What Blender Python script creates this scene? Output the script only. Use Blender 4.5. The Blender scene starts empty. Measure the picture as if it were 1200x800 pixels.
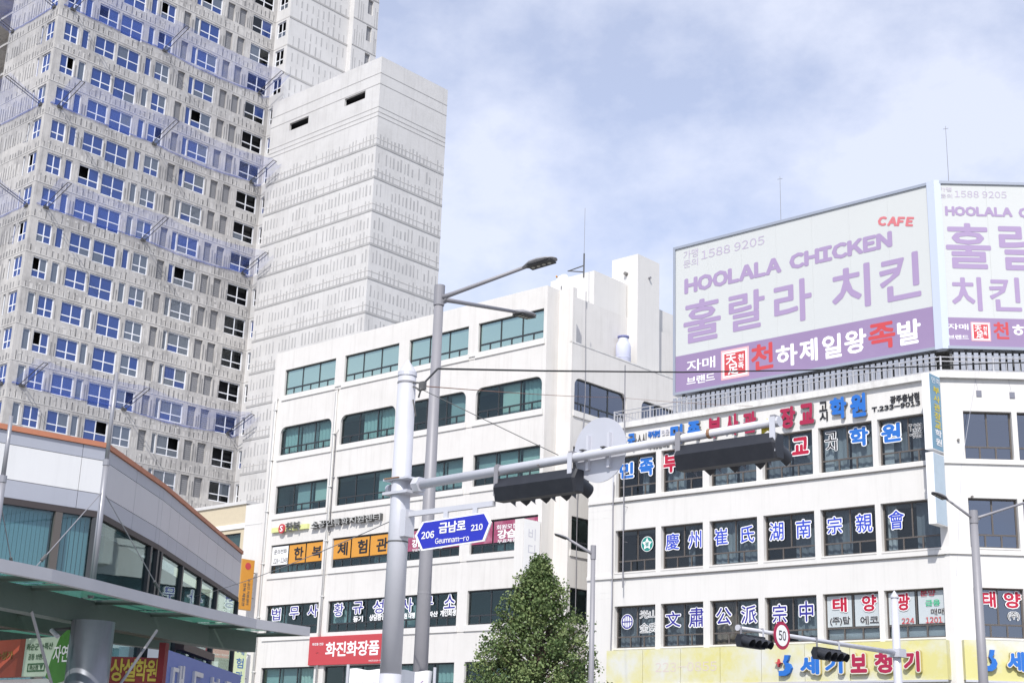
import bpy, math, random
from mathutils import Vector, Matrix
random.seed(7)
SC = bpy.context.scene
COL = SC.collection
# ---------------------------------------------------------------- camera
PITCH, ROLL, FPX = math.radians(16.59), math.radians(2.0), 1667.0
CAM = Vector((0, 0, 1.6))
_fw = Vector((0, math.cos(PITCH), math.sin(PITCH)))
_rt = Vector((1, 0, 0)); _up = _rt.cross(_fw)
RT = _rt * math.cos(ROLL) + _up * math.sin(ROLL)
UP = _up * math.cos(ROLL) - _rt * math.sin(ROLL)
cam = bpy.data.cameras.new('camera'); cam.lens = 36 * FPX / 1200; cam.sensor_width = 36
cam.clip_end = 5000
camo = bpy.data.objects.new('camera', cam); COL.objects.link(camo)
camo.matrix_world = Matrix(((RT.x, UP.x, -_fw.x, CAM.x), (RT.y, UP.y, -_fw.y, CAM.y), (RT.z, UP.z, -_fw.z, CAM.z), (0, 0, 0, 1)))
SC.camera = camo
# ---------------------------------------------------------------- light
SUN = Vector((-0.234, -1.143, 1.25)).normalized()
SKY_STRENGTH, SUN_STRENGTH = 0.125, 3.8
SC.view_settings.view_transform = 'Standard'; SC.view_settings.look = 'None'
SC.view_settings.gamma = 1.0; SC.view_settings.exposure = 0.28
w = bpy.data.worlds.new('World'); SC.world = w; w.use_nodes = True
nt = w.node_tree; nt.nodes.clear()
def wn(t, **k):
    n = nt.nodes.new(t)
    for a, b in k.items(): setattr(n, a, b)
    return n
sky = wn('ShaderNodeTexSky', sky_type='NISHITA'); sky.sun_disc = False
sky.sun_elevation = math.asin(SUN.z); sky.sun_rotation = math.atan2(SUN.x, SUN.y)
sky.air_density = 1.0; sky.dust_density = 0.35; sky.ozone_density = 3.0
tc = wn('ShaderNodeTexCoord'); mp = wn('ShaderNodeMapping'); mp.inputs['Scale'].default_value = (2.0, 2.0, 2.9)
mp.inputs['Location'].default_value = (3.1, 0.7, 1.9)
nz = wn('ShaderNodeTexNoise'); nz.inputs['Scale'].default_value = 3.0; nz.inputs['Detail'].default_value = 9; nz.inputs['Roughness'].default_value = 0.58
cr = wn('ShaderNodeMapRange'); cr.inputs['From Min'].default_value = 0.38; cr.inputs['From Max'].default_value = 0.60
cr.inputs['To Min'].default_value = 0.42; cr.inputs['To Max'].default_value = 0.76
mx = wn('ShaderNodeMix', data_type='RGBA'); mx.inputs['B'].default_value = (6.5, 6.75, 7.7, 1)
bg = wn('ShaderNodeBackground'); bg.inputs['Strength'].default_value = SKY_STRENGTH
wo = wn('ShaderNodeOutputWorld'); lk = nt.links.new
lk(tc.outputs['Generated'], mp.inputs['Vector']); lk(mp.outputs['Vector'], nz.inputs['Vector'])
lk(nz.outputs['Fac'], cr.inputs['Value']); lk(cr.outputs['Result'], mx.inputs['Factor'])
tn = wn('ShaderNodeMix', data_type='RGBA', blend_type='MULTIPLY'); tn.inputs['Factor'].default_value = 1; tn.inputs['B'].default_value = (1.06, 1.04, 1.16, 1)   # camera white balance
lk(sky.outputs['Color'], tn.inputs['A']); lk(tn.outputs['Result'], mx.inputs['A']); lk(mx.outputs['Result'], bg.inputs['Color']); lk(bg.outputs['Background'], wo.inputs['Surface'])
sl = bpy.data.lights.new('sun', 'SUN'); sl.energy = SUN_STRENGTH; sl.angle = math.radians(0.53); sl.color = (1.0, 0.965, 0.91)
so = bpy.data.objects.new('sun', sl); COL.objects.link(so)
so.rotation_euler = (-SUN).to_track_quat('-Z', 'Y').to_euler(); so.location = (0, -20, 60)

# ---------------------------------------------------------------- pixel -> place helpers
def ray(x, y): return _fw * FPX + RT * (x - 600) - UP * (y - 400)
def at_depth(x, y, Y): r = ray(x, y); return CAM + r * (Y / r.y)
def on_z(x, y, z): r = ray(x, y); return CAM + r * ((z - CAM.z) / r.z)
def dirv(az): a = math.radians(az); return Vector((math.sin(a), math.cos(a), 0))
class Fr:                      # a vertical plane: u runs to the right along it, v into it, z up
    def __init__(s, o, az): s.o = Vector((o[0], o[1], 0)); s.az = az; s.U = dirv(az); s.V = dirv(az - 90); s.rot = math.radians(90 - az)
    def P(s, u, v, z): return s.o + s.U * u + s.V * v + Vector((0, 0, z))
    def px(s, x, y, v=0.0):
        r = ray(x, y); o = s.o + s.V * v; t = (o - CAM).dot(s.V) / r.dot(s.V); p = CAM + r * t
        return (p - s.o).dot(s.U), p.z
    def M(s, u, v, z): return Matrix.Translation(s.P(u, v, z)) @ Matrix.Rotation(s.rot, 4, 'Z')
    def at(s, u, v, az): p = s.P(u, v, 0); return Fr(p, az)

# ---------------------------------------------------------------- materials
MATS = {}
def mat(name, col, rough=0.7, metal=0.0, noise=0.0, nscale=3.0, bump=0.0, streak=0.0, spec=0.4, col2=None):
    if name in MATS: return MATS[name]
    m = bpy.data.materials.new(name); m.use_nodes = True; t = m.node_tree; b = t.nodes['Principled BSDF']; L = t.links.new
    b.inputs['Base Color'].default_value = (*col, 1); b.inputs['Roughness'].default_value = rough
    b.inputs['Metallic'].default_value = metal; b.inputs['Specular IOR Level'].default_value = spec
    if noise or bump or streak:
        g = t.nodes.new('ShaderNodeNewGeometry'); src = g.outputs['Position']
        n = t.nodes.new('ShaderNodeTexNoise'); n.inputs['Scale'].default_value = nscale; n.inputs['Detail'].default_value = 8; n.inputs['Roughness'].default_value = 0.65
        L(src, n.inputs['Vector'])
        dark = col2 if col2 else tuple(c * 0.55 for c in col)
        mix = t.nodes.new('ShaderNodeMix'); mix.data_type = 'RGBA'
        mix.inputs['A'].default_value = (*col, 1); mix.inputs['B'].default_value = (*dark, 1)
        mr = t.nodes.new('ShaderNodeMapRange'); mr.inputs['From Min'].default_value = 0.42; mr.inputs['From Max'].default_value = 0.75; mr.inputs['To Max'].default_value = noise
        L(n.outputs['Fac'], mr.inputs['Value']); fac = mr.outputs['Result']
        if streak:      # rain streaks: noise stretched in z
            mpn = t.nodes.new('ShaderNodeMapping'); mpn.inputs['Scale'].default_value = (2.6, 2.6, 0.13)
            n2 = t.nodes.new('ShaderNodeTexNoise'); n2.inputs['Scale'].default_value = 1.7; n2.inputs['Detail'].default_value = 6; n2.inputs['Roughness'].default_value = 0.7
            L(src, mpn.inputs['Vector']); L(mpn.outputs['Vector'], n2.inputs['Vector'])
            m2 = t.nodes.new('ShaderNodeMapRange'); m2.inputs['From Min'].default_value = 0.5; m2.inputs['From Max'].default_value = 0.8; m2.inputs['To Max'].default_value = streak
            L(n2.outputs['Fac'], m2.inputs['Value'])
            ad = t.nodes.new('ShaderNodeMath'); ad.operation = 'ADD'; ad.use_clamp = True
            L(fac, ad.inputs[0]); L(m2.outputs['Result'], ad.inputs[1]); fac = ad.outputs['Value']
        L(fac, mix.inputs['Factor']); L(mix.outputs['Result'], b.inputs['Base Color'])
        if bump:
            bp = t.nodes.new('ShaderNodeBump'); bp.inputs['Strength'].default_value = bump; bp.inputs['Distance'].default_value = 0.03
            n3 = t.nodes.new('ShaderNodeTexNoise'); n3.inputs['Scale'].default_value = nscale * 4; n3.inputs['Detail'].default_value = 6
            L(src, n3.inputs['Vector']); L(n3.outputs['Fac'], bp.inputs['Height']); L(bp.outputs['Normal'], b.inputs['Normal'])
    MATS[name] = m; return m
def glass(name, tint, refl=0.3, rcol=(1, 1, 1), rough=0.02, body=None, bodyf=0.5):
    """window pane: tinted see-through sheet (or film-backed body) with a mirror coat, slightly uneven"""
    if name in MATS: return MATS[name]
    m = bpy.data.materials.new(name); m.use_nodes = True; t = m.node_tree; L = t.links.new
    t.nodes.remove(t.nodes['Principled BSDF']); out = t.nodes['Material Output']
    tr = t.nodes.new('ShaderNodeBsdfTransparent'); tr.inputs['Color'].default_value = (*tint, 1); base = tr.outputs[0]
    if body:
        df = t.nodes.new('ShaderNodeBsdfDiffuse'); df.inputs['Color'].default_value = (*body, 1)
        ms = t.nodes.new('ShaderNodeMixShader'); ms.inputs[0].default_value = bodyf; L(base, ms.inputs[1]); L(df.outputs[0], ms.inputs[2]); base = ms.outputs[0]
    gl = t.nodes.new('ShaderNodeBsdfGlossy'); gl.inputs['Color'].default_value = (*rcol, 1); gl.inputs['Roughness'].default_value = rough
    g = t.nodes.new('ShaderNodeNewGeometry'); n = t.nodes.new('ShaderNodeTexNoise'); n.inputs['Scale'].default_value = 0.9; n.inputs['Detail'].default_value = 2
    bp = t.nodes.new('ShaderNodeBump'); bp.inputs['Strength'].default_value = 0.012; bp.inputs['Distance'].default_value = 0.1
    L(g.outputs['Position'], n.inputs['Vector']); L(n.outputs['Fac'], bp.inputs['Height']); L(bp.outputs[0], gl.inputs['Normal'])
    fr = t.nodes.new('ShaderNodeFresnel'); fr.inputs['IOR'].default_value = 1.5
    mr = t.nodes.new('ShaderNodeMapRange'); mr.inputs['From Min'].default_value = 0.04; mr.inputs['From Max'].default_value = 1; mr.inputs['To Min'].default_value = refl; mr.inputs['To Max'].default_value = 1
    mz = t.nodes.new('ShaderNodeMixShader'); L(fr.outputs[0], mr.inputs['Value'])
    bf = t.nodes.new('ShaderNodeMath'); bf.operation = 'SUBTRACT'; bf.inputs[0].default_value = 1; L(g.outputs['Backfacing'], bf.inputs[1])
    ml = t.nodes.new('ShaderNodeMath'); ml.operation = 'MULTIPLY'; L(mr.outputs[0], ml.inputs[0]); L(bf.outputs[0], ml.inputs[1]); L(ml.outputs[0], mz.inputs[0]); L(base, mz.inputs[1]); L(gl.outputs[0], mz.inputs[2]); L(mz.outputs[0], out.inputs['Surface'])
    MATS[name] = m; return m
def sheer(name, col, opacity, rough=0.8):
    if name in MATS: return MATS[name]
    m = bpy.data.materials.new(name); m.use_nodes = True; t = m.node_tree; L = t.links.new
    t.nodes.remove(t.nodes['Principled BSDF']); out = t.nodes['Material Output']
    tr = t.nodes.new('ShaderNodeBsdfTransparent'); df = t.nodes.new('ShaderNodeBsdfDiffuse'); df.inputs['Color'].default_value = (*col, 1)
    tl = t.nodes.new('ShaderNodeBsdfTranslucent'); tl.inputs['Color'].default_value = (*col, 1)
    m1 = t.nodes.new('ShaderNodeMixShader'); m1.inputs[0].default_value = 0.5; L(df.outputs[0], m1.inputs[1]); L(tl.outputs[0], m1.inputs[2])
    g = t.nodes.new('ShaderNodeNewGeometry'); n = t.nodes.new('ShaderNodeTexNoise'); n.inputs['Scale'].default_value = 0.7; n.inputs['Detail'].default_value = 7
    L(g.outputs['Position'], n.inputs['Vector'])
    mr = t.nodes.new('ShaderNodeMapRange'); mr.inputs['From Min'].default_value = 0.3; mr.inputs['From Max'].default_value = 0.7; mr.inputs['To Min'].default_value = opacity * 0.6; mr.inputs['To Max'].default_value = min(1, opacity * 1.4)
    L(n.outputs['Fac'], mr.inputs['Value'])
    m2 = t.nodes.new('ShaderNodeMixShader'); L(mr.outputs[0], m2.inputs[0]); L(tr.outputs[0], m2.inputs[1]); L(m1.outputs[0], m2.inputs[2]); L(m2.outputs[0], out.inputs['Surface'])
    MATS[name] = m; return m
M_white = mat('white_render', (0.69, 0.668, 0.64), 0.8, noise=0.25, nscale=0.7, bump=0.12, streak=0.5, col2=(0.50, 0.48, 0.45))
M_white2 = mat('white_painted_wall', (0.70, 0.682, 0.655), 0.75, noise=0.18, nscale=0.6, bump=0.10, streak=0.36, col2=(0.52, 0.51, 0.48))
M_sill = mat('sill_render', (0.72, 0.71, 0.69), 0.85, noise=0.45, nscale=2.5, streak=0.3, col2=(0.36, 0.34, 0.31))
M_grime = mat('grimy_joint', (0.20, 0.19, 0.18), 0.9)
M_conc = mat('raw_concrete', (0.55, 0.53, 0.505), 0.9, noise=0.8, nscale=0.5, bump=0.3, streak=0.85, col2=(0.26, 0.25, 0.245))
M_conc_light = mat('pale_concrete', (0.635, 0.625, 0.615), 0.9, noise=0.55, nscale=0.35, bump=0.25, streak=0.55, col2=(0.46, 0.45, 0.44))
M_strip = mat('form_strip_grey', (0.255, 0.25, 0.25), 0.9, noise=0.5, nscale=1.2)
M_strip2 = mat('form_strip_pale', (0.60, 0.58, 0.555), 0.9, noise=0.4, nscale=1.2)
M_band = mat('form_band_grey', (0.42, 0.41, 0.40), 0.9, noise=0.5, nscale=1.0)
M_dark = mat('dark_interior', (0.035, 0.036, 0.04), 0.9)
M_room = mat('dim_room', (0.10, 0.11, 0.11), 0.9, noise=0.5, nscale=0.8)
M_pvc = mat('white_pvc', (0.82, 0.83, 0.86), 0.45)
M_alu = mat('dark_aluminium', (0.045, 0.05, 0.055), 0.45, 0.3)
M_brown = mat('brown_aluminium', (0.13, 0.115, 0.105), 0.5, 0.3)
M_louver = mat('grey_louver', (0.27, 0.27, 0.28), 0.6, noise=0.2)
M_galv = mat('galvanised_paint', (0.57, 0.575, 0.62), 0.45, 0.15, noise=0.18, nscale=2.0, streak=0.2)
M_galvdark = mat('grey_pole_paint', (0.27, 0.265, 0.285), 0.5, 0.1, noise=0.15, nscale=2.0, streak=0.2)
M_signal = mat('signal_housing', (0.018, 0.020, 0.027), 0.5, noise=0.35, nscale=6, col2=(0.04, 0.043, 0.052))
M_lumin = mat('luminaire_grey', (0.30, 0.30, 0.315), 0.5, 0.2)
M_lumind = mat('luminaire_dark', (0.05, 0.05, 0.052), 0.5)
M_steel = mat('dull_steel', (0.30, 0.30, 0.325), 0.4, 0.3)
M_wire = mat('black_cable', (0.02, 0.02, 0.02), 0.6)
M_rust = mat('rusty_steel', (0.30, 0.17, 0.10), 0.9, noise=0.5, nscale=20)
G_row1 = glass('pale_teal_film_glass', (0.3, 0.42, 0.42), 0.36, (0.66, 0.85, 0.81), body=(0.33, 0.48, 0.45), bodyf=0.6)
G_teal = glass('teal_tinted_glass', (0.72, 0.83, 0.83), 0.06, (0.8, 1, 1))
G_grey = glass('grey_tinted_glass', (0.74, 0.78, 0.80), 0.05, (0.9, 0.95, 1))
G_side = glass('blue_grey_glass', (0.5, 0.55, 0.6), 0.30, (0.60, 0.64, 0.74))
G_blue = glass('blue_film_glass', (0.10, 0.16, 0.45), 0.13, (0.55, 0.65, 1), body=(0.030, 0.062, 0.215), bodyf=0.9)
G_dull = glass('dusty_pane_glass', (0.4, 0.45, 0.5), 0.12, (0.8, 0.85, 1), body=(0.17, 0.20, 0.235), bodyf=0.6)
G_curt = glass('curtain_wall_glass', (0.70, 0.82, 0.84), 0.10, (0.75, 0.92, 0.92))

G_green = sheer('green_canopy_glass', (0.065, 0.20, 0.14), 0.95)
NET = sheer('blue_safety_net', (0.13, 0.20, 0.60), 0.22)
NETR = sheer('gathered_blue_net', (0.09, 0.16, 0.56), 0.34)
def flat(name, c, rough=0.6): return mat('paint_' + name, c, rough)
C_blue = flat('blue', (0.035, 0.07, 0.50)); C_blue2 = flat('sky_blue', (0.022, 0.15, 0.52)); C_red = flat('red', (0.44, 0.012, 0.045)); C_crim = flat('crimson', (0.36, 0.018, 0.065))
C_black = flat('black', (0.02, 0.02, 0.025)); C_white = flat('white', (0.86, 0.86, 0.86)); C_navy = flat('navy', (0.035, 0.03, 0.27)); C_purple = flat('mauve', (0.365, 0.275, 0.445))
C_band = flat('mauve_band', (0.45, 0.33, 0.60)); C_orange = flat('orange', (0.62, 0.285, 0.045)); C_green = flat('green', (0.03, 0.45, 0.22)); C_teal = flat('dark_teal', (0.02, 0.25, 0.21))
C_yellow = flat('yellow', (0.66, 0.54, 0.06)); C_faint = flat('faded_pink', (0.64, 0.55, 0.50)); C_fgrey = flat('faint_grey', (0.62, 0.62, 0.68)); C_redf = flat('faded_red', (0.5, 0.06, 0.07))
C_dgrey = flat('dark_grey', (0.10, 0.10, 0.10)); C_ltmauve = flat('pale_mauve', (0.46, 0.40, 0.52)); C_rose = flat('rose', (0.55, 0.10, 0.22)); C_grey = flat('mid_grey', (0.25, 0.25, 0.25)); C_mag = flat('wine', (0.42, 0.08, 0.18))

# ---------------------------------------------------------------- object helpers
WM = {}
def link(o, parent=None, M=None):
    COL.objects.link(o); M = M if M is not None else Matrix.Identity(4); WM[o] = M.copy()
    o.matrix_basis = M
    if parent is not None: o.parent = parent; o.matrix_parent_inverse = WM[parent].inverted()
    return o
def tag(o, label=None, cat=None, group=None, kind=None):
    for k, v in (('label', label), ('category', cat), ('group', group), ('kind', kind)):
        if v: o[k] = v
    return o
def thing(name, label, cat, M, group=None):
    o = bpy.data.objects.new(name, None); o.empty_display_size = 0.2
    return tag(link(o, None, M), label, cat, group)
class MB:
    def __init__(s, fr=None): s.v = []; s.f = []; s.m = []; s.fr = fr; s.mi = 0
    def pt(s, p): s.v.append(s.fr.P(*p) if s.fr else Vector(p)); return len(s.v) - 1
    def face(s, *pts): s.f.append([s.pt(p) for p in pts]); s.m.append(s.mi)
    def idx(s, *ids): s.f.append(list(ids)); s.m.append(s.mi)
    def box(s, x0, x1, y0, y1, z0, z1, skip=''):
        a = [s.pt(p) for p in ((x0, y0, z0), (x1, y0, z0), (x1, y1, z0), (x0, y1, z0), (x0, y0, z1), (x1, y0, z1), (x1, y1, z1), (x0, y1, z1))]
        F = {'b': (0, 3, 2, 1), 't': (4, 5, 6, 7), 'f': (0, 1, 5, 4), 'r': (1, 2, 6, 5), 'k': (2, 3, 7, 6), 'l': (3, 0, 4, 7)}
        for k, q in F.items():
            if k not in skip: s.idx(*[a[i] for i in q])
        return s
    def tube(s, pts, r, n=8, caps=True):
        pts = [s.fr.P(*p) if s.fr else Vector(p) for p in pts]; rs = r if isinstance(r, (list, tuple)) else [r] * len(pts); rings = []
        for i, p in enumerate(pts):
            t = (pts[min(i + 1, len(pts) - 1)] - pts[max(i - 1, 0)]).normalized()
            a = t.cross(Vector((0, 0, 1)) if abs(t.z) < 0.95 else Vector((1, 0, 0))).normalized(); b = a.cross(t)
            ring = []
            for k in range(n):
                an = 2 * math.pi * k / n; s.v.append(p + (a * math.cos(an) + b * math.sin(an)) * rs[i]); ring.append(len(s.v) - 1)
            rings.append(ring)
        for i in range(len(rings) - 1):
            for k in range(n): s.idx(rings[i][k], rings[i + 1][k], rings[i + 1][(k + 1) % n], rings[i][(k + 1) % n])
        if caps: s.idx(*rings[0]); s.idx(*rings[-1][::-1])
        return s
    def prism(s, poly, y0, y1):          # poly in (x,z) of the frame, extruded y0..y1
        a = [s.pt((x, y0, z)) for x, z in poly]; b = [s.pt((x, y1, z)) for x, z in poly]; n = len(poly)
        s.idx(*a); s.idx(*b[::-1])
        for i in range(n): s.idx(a[i], b[i], b[(i + 1) % n], a[(i + 1) % n])
        return s
    def wall(s, u0, u1, z0, z1, holes, depth, y=0.0):
        us = sorted({u0, u1, *[h[0] for h in holes], *[h[1] for h in holes]}); zs = sorted({z0, z1, *[h[2] for h in holes], *[h[3] for h in holes]})
        us = [u for u in us if u0 <= u <= u1]; zs = [z for z in zs if z0 <= z <= z1]
        g = {}
        def vid(i, j):
            if (i, j) not in g: g[(i, j)] = s.pt((us[i], y, zs[j]))
            return g[(i, j)]
        for i in range(len(us) - 1):
            uc = (us[i] + us[i + 1]) / 2; hs = [h for h in holes if h[0] < uc < h[1]]
            for j in range(len(zs) - 1):
                zc = (zs[j] + zs[j + 1]) / 2
                if not any(h[2] < zc < h[3] for h in hs): s.idx(vid(i, j), vid(i + 1, j), vid(i + 1, j + 1), vid(i, j + 1))
        for a, b, c, d in [h[:4] for h in holes]:
            s.face((a, y, c), (a, y + depth, c), (b, y + depth, c), (b, y, c)); s.face((a, y, d), (b, y, d), (b, y + depth, d), (a, y + depth, d))
            s.face((a, y, c), (a, y, d), (a, y + depth, d), (a, y + depth, c)); s.face((b, y, c), (b, y + depth, c), (b, y + depth, d), (b, y, d))
        return s
    def build(s, name, mats, parent=None, smooth=False, kind=None, label=None, cat=None, group=None):
        mats = mats if isinstance(mats, (list, tuple)) else [mats]
        lo = Vector([min(v[i] for v in s.v) for i in range(3)]); hi = Vector([max(v[i] for v in s.v) for i in range(3)])
        c = Vector(((lo.x + hi.x) / 2, (lo.y + hi.y) / 2, lo.z))
        me = bpy.data.meshes.new(name); me.from_pydata([v - c for v in s.v], [], s.f)
        for m_ in mats: me.materials.append(m_)
        me.polygons.foreach_set('material_index', s.m)
        if smooth: me.polygons.foreach_set('use_smooth', [True] * len(me.polygons))
        me.update(); o = bpy.data.objects.new(name, me)
        return tag(link(o, parent, Matrix.Translation(c)), label, cat, group, kind)
CACHE = {}
def shared(key, fn):                     # mesh data shared between alike pieces, in local coords
    if key not in CACHE:
        mb = MB(); m_ = fn(mb); me = bpy.data.meshes.new(str(key[0])); me.from_pydata(mb.v, [], mb.f)
        for q in (m_ if isinstance(m_, (list, tuple)) else [m_]): me.materials.append(q)
        me.polygons.foreach_set('material_index', mb.m); me.update(); CACHE[key] = me
    return CACHE[key]
def inst(name, me, parent, M): return link(bpy.data.objects.new(name, me), parent, M)
# lettering ------------------------------------------------------------------
TXT = {}
def glyphs(body, shear=0.0):
    k = (body, shear)
    if k not in TXT and len(body) > 1 and all(33 <= ord(c) < 127 for c in body):   # latin and digits: tight grotesque setting, letter by letter
        vs = []; fs = []; x = 0.0
        for ch in body:
            gv, gf = glyphs(chr(ord(ch) + 0xFEE0), shear); x0 = min(p.x for p in gv); n0 = len(vs)
            vs += [Vector((p.x - x0 + x, p.y, 0)) for p in gv]; fs += [[i + n0 for i in f_] for f_ in gf]; x += max(p.x for p in gv) - x0 + (0.10 if ch not in '.-' else 0.09)
        TXT[k] = (vs, fs)
    if k not in TXT:
        c = bpy.data.curves.new('t', 'FONT'); c.body = body; c.resolution_u = 2; c.shear = shear; c.space_character = 0.94
        o = bpy.data.objects.new('t', c); COL.objects.link(o); me = bpy.data.meshes.new_from_object(o)
        vs = [v.co.copy() for v in me.vertices]; fs = [list(p.vertices) for p in me.polygons]
        bpy.data.objects.remove(o); bpy.data.meshes.remove(me); bpy.data.curves.remove(c)
        TXT[k] = (vs, fs)
    return TXT[k]
def lettering(body, fr, box, m_, parent, v=-0.012, bold=0.015, depth=0.0, name='lettering', outline=None, ob=0.05, shear=0.0, sidem=None, rot90=False, tilt=0.0):
    """text fitted into box=(u0,z0,u1,z1) of plane fr, standing v off it; weight and outline are stacked shifted strokes; depth>0 gives solid letters"""
    u0, z0, u1, z1 = box
    if ' ' in body and not rot90:          # each word is a piece of its own
        ws = body.split(' '); wd = []
        for w_ in ws: g_ = glyphs(w_, shear)[0]; wd.append(max(p.x for p in g_) - min(p.x for p in g_) + 2 * bold)
        tot = sum(wd) + 0.35 * (len(ws) - 1); x = u0; k = (u1 - u0) / tot
        for w_, q_ in zip(ws, wd): o = lettering(w_, fr, (x, z0, x + q_ * k, z1), m_, parent, v, bold, depth, name, outline, ob, shear, sidem, False, tilt); x += (q_ + 0.35) * k
        return o
    vs, fs = glyphs(body, shear)
    bx0 = min(p.x for p in vs) - bold; bx1 = max(p.x for p in vs) + bold; by0 = min(p.y for p in vs) - bold; by1 = max(p.y for p in vs) + bold
    jobs = [(bold, m_, v)]
    if outline is not None: jobs = [(bold + ob, outline, v + 0.006), (bold, m_, v)]
    mb = MB(fr); mats = []
    edges = {}
    for f_ in fs:
        for a, b in zip(f_, f_[1:] + f_[:1]): edges[(a, b)] = 1
    rim = [(a, b) for a, b in edges if (b, a) not in edges] if depth else []
    for b_, mm, vv in jobs:
        mats.append(mm); fi = len(mats) - 1
        if depth: mats.append(sidem or mm)
        n = 1 if b_ < 0.004 else (8 if b_ < 0.06 else 12)
        for k in range(n):
            dx = b_ * math.cos(2 * math.pi * k / n) if n > 1 else 0; dy = b_ * math.sin(2 * math.pi * k / n) if n > 1 else 0
            def q(p, y):
                fx = (p.x + dx - bx0) / (bx1 - bx0); fy = (p.y + dy - by0) / (by1 - by0)
                if rot90: return (u0 + fy * (u1 - u0), y, z1 - fx * (z1 - z0))
                return (u0 + fx * (u1 - u0), y, z0 + fy * (z1 - z0) + tilt * fx)
            yk = vv - depth - 0.00035 * k; mb.mi = fi
            ids = [mb.pt(q(p, yk)) for p in vs]
            for f_ in fs: mb.idx(*[ids[i] for i in f_])
            if depth:
                mb.mi = fi + 1; back = [mb.pt(q(p, vv)) for p in vs]
                for a, b in rim: mb.idx(ids[b], ids[a], back[a], back[b])
    return mb.build(name, mats, parent)
def pbox(fr, x0, y0, x1, y1, v=0.0):    # box from the photo: top-left pixel, bottom-right pixel
    u0, z1 = fr.px(x0, y0, v); u1, z0 = fr.px(x1, y1, v); return (u0, min(z0, z1 - 0.02), u1, z1)
# windows --------------------------------------------------------------------
def window(parent, fr, u0, u1, z0, z1, nup, nlow, tr, fm, gm, bar=0.07, recess=0.16, low=None, skip=(), thick=0.06, name='window', vary=None):
    """framed window with nup panes above a transom at tr of the height and nlow below; each pane an object"""
    W, H = round(u1 - u0, 2), round(z1 - z0, 2); zt = H * tr; d = thick
    def fn(mb):
        mb.box(0, W, 0, d, 0, bar); mb.box(0, W, 0, d, H - bar, H); mb.box(0, bar, 0.002, d - 0.002, bar, H - bar); mb.box(W - bar, W, 0.002, d - 0.002, bar, H - bar)
        if nlow: mb.box(bar, W - bar, 0.003, d - 0.003, zt - bar / 2, zt + bar / 2)
        for i in range(1, nup): x = W * i / nup; mb.box(x - bar / 2, x + bar / 2, 0.004, d - 0.004, (zt + bar / 2 if nlow else bar), H - bar)
        for i in range(1, nlow): x = W * i / nlow; mb.box(x - bar / 2, x + bar / 2, 0.004, d - 0.004, bar, zt - bar / 2)
        return fm
    me = shared((name, W, H, nup, nlow, tr, fm.name, bar), fn); M = fr.M(u0, recess, z0); wo_ = inst(name, me, parent, M)
    rows = [(nup, zt + bar / 2 if nlow else bar, H - bar, gm, 0)] + ([(nlow, bar, zt - bar / 2, low or gm, nup)] if nlow else [])
    for n, a, b, g, k0 in rows:
        pw = W / n
        for i in range(n):
            if (k0 + i) in skip: continue
            gg = vary(k0 + i) if vary else g
            x0 = bar if i == 0 else pw * i + bar / 2; x1 = W - bar if i == n - 1 else pw * (i + 1) - bar / 2
            pm = shared(('pane', round(x1 - x0, 3), round(b - a, 3), gg.name), lambda mb: (mb.box(0, x1 - x0, 0, 0.012, 0, b - a), gg)[1])
            inst('pane', pm, wo_, M @ Matrix.Translation((x0, d * 0.5, a)))
    return wo_
def blind(parent, fr, u0, u1, z0, z1, v, m_, name='blind', fold=0.0):
    mb = MB(fr)
    if fold:
        n = max(4, int((u1 - u0) / 0.14)); ids = []
        for i in range(n + 1):
            u = u0 + (u1 - u0) * i / n; y = v + fold * (i % 2)
            ids.append((mb.pt((u, y, z0)), mb.pt((u, y, z1))))
        for i in range(n): mb.idx(ids[i][0], ids[i + 1][0], ids[i + 1][1], ids[i][1])
    else: mb.box(u0, u1, v, v + 0.02, z0, z1)
    return mb.build(name, m_, parent)
def rounded_plate(mb, cx, cz, r, y0, y1, n=28, sx=1.0): mb.prism([(cx + r * sx * math.cos(2 * math.pi * i / n), cz + r * math.sin(2 * math.pi * i / n)) for i in range(n)], y0, y1)
# ================================================================ ground
HO = at_depth(672, 600, 66)
HF = Fr(HO, 132.5)                       # street line: front of both white buildings
g = MB(); g.face((-900, -900, -0.12), (900, -900, -0.12), (900, 900, -0.12), (-900, 900, -0.12))
g.build('ground', mat('asphalt', (0.05, 0.05, 0.052), 0.9, noise=0.4, nscale=1.5, bump=0.3), kind='structure')
M_pave = mat('paving', (0.30, 0.29, 0.275), 0.9, noise=0.3, nscale=2, bump=0.2)
MB(HF).box(-70, 24, -4.2, 60, -0.118, -0.002).build('pavement', M_pave, kind='structure')
MB(HF).box(-70, 70, -110, -10.2, -0.118, -0.002).build('pavement', M_pave, kind='structure')
for i in range(10):
    MB(HF).box(-30 + i * 6, -27 + i * 6, -7.3, -7.15, -0.117, -0.114).build('road_marking', C_white, kind='structure')

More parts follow.
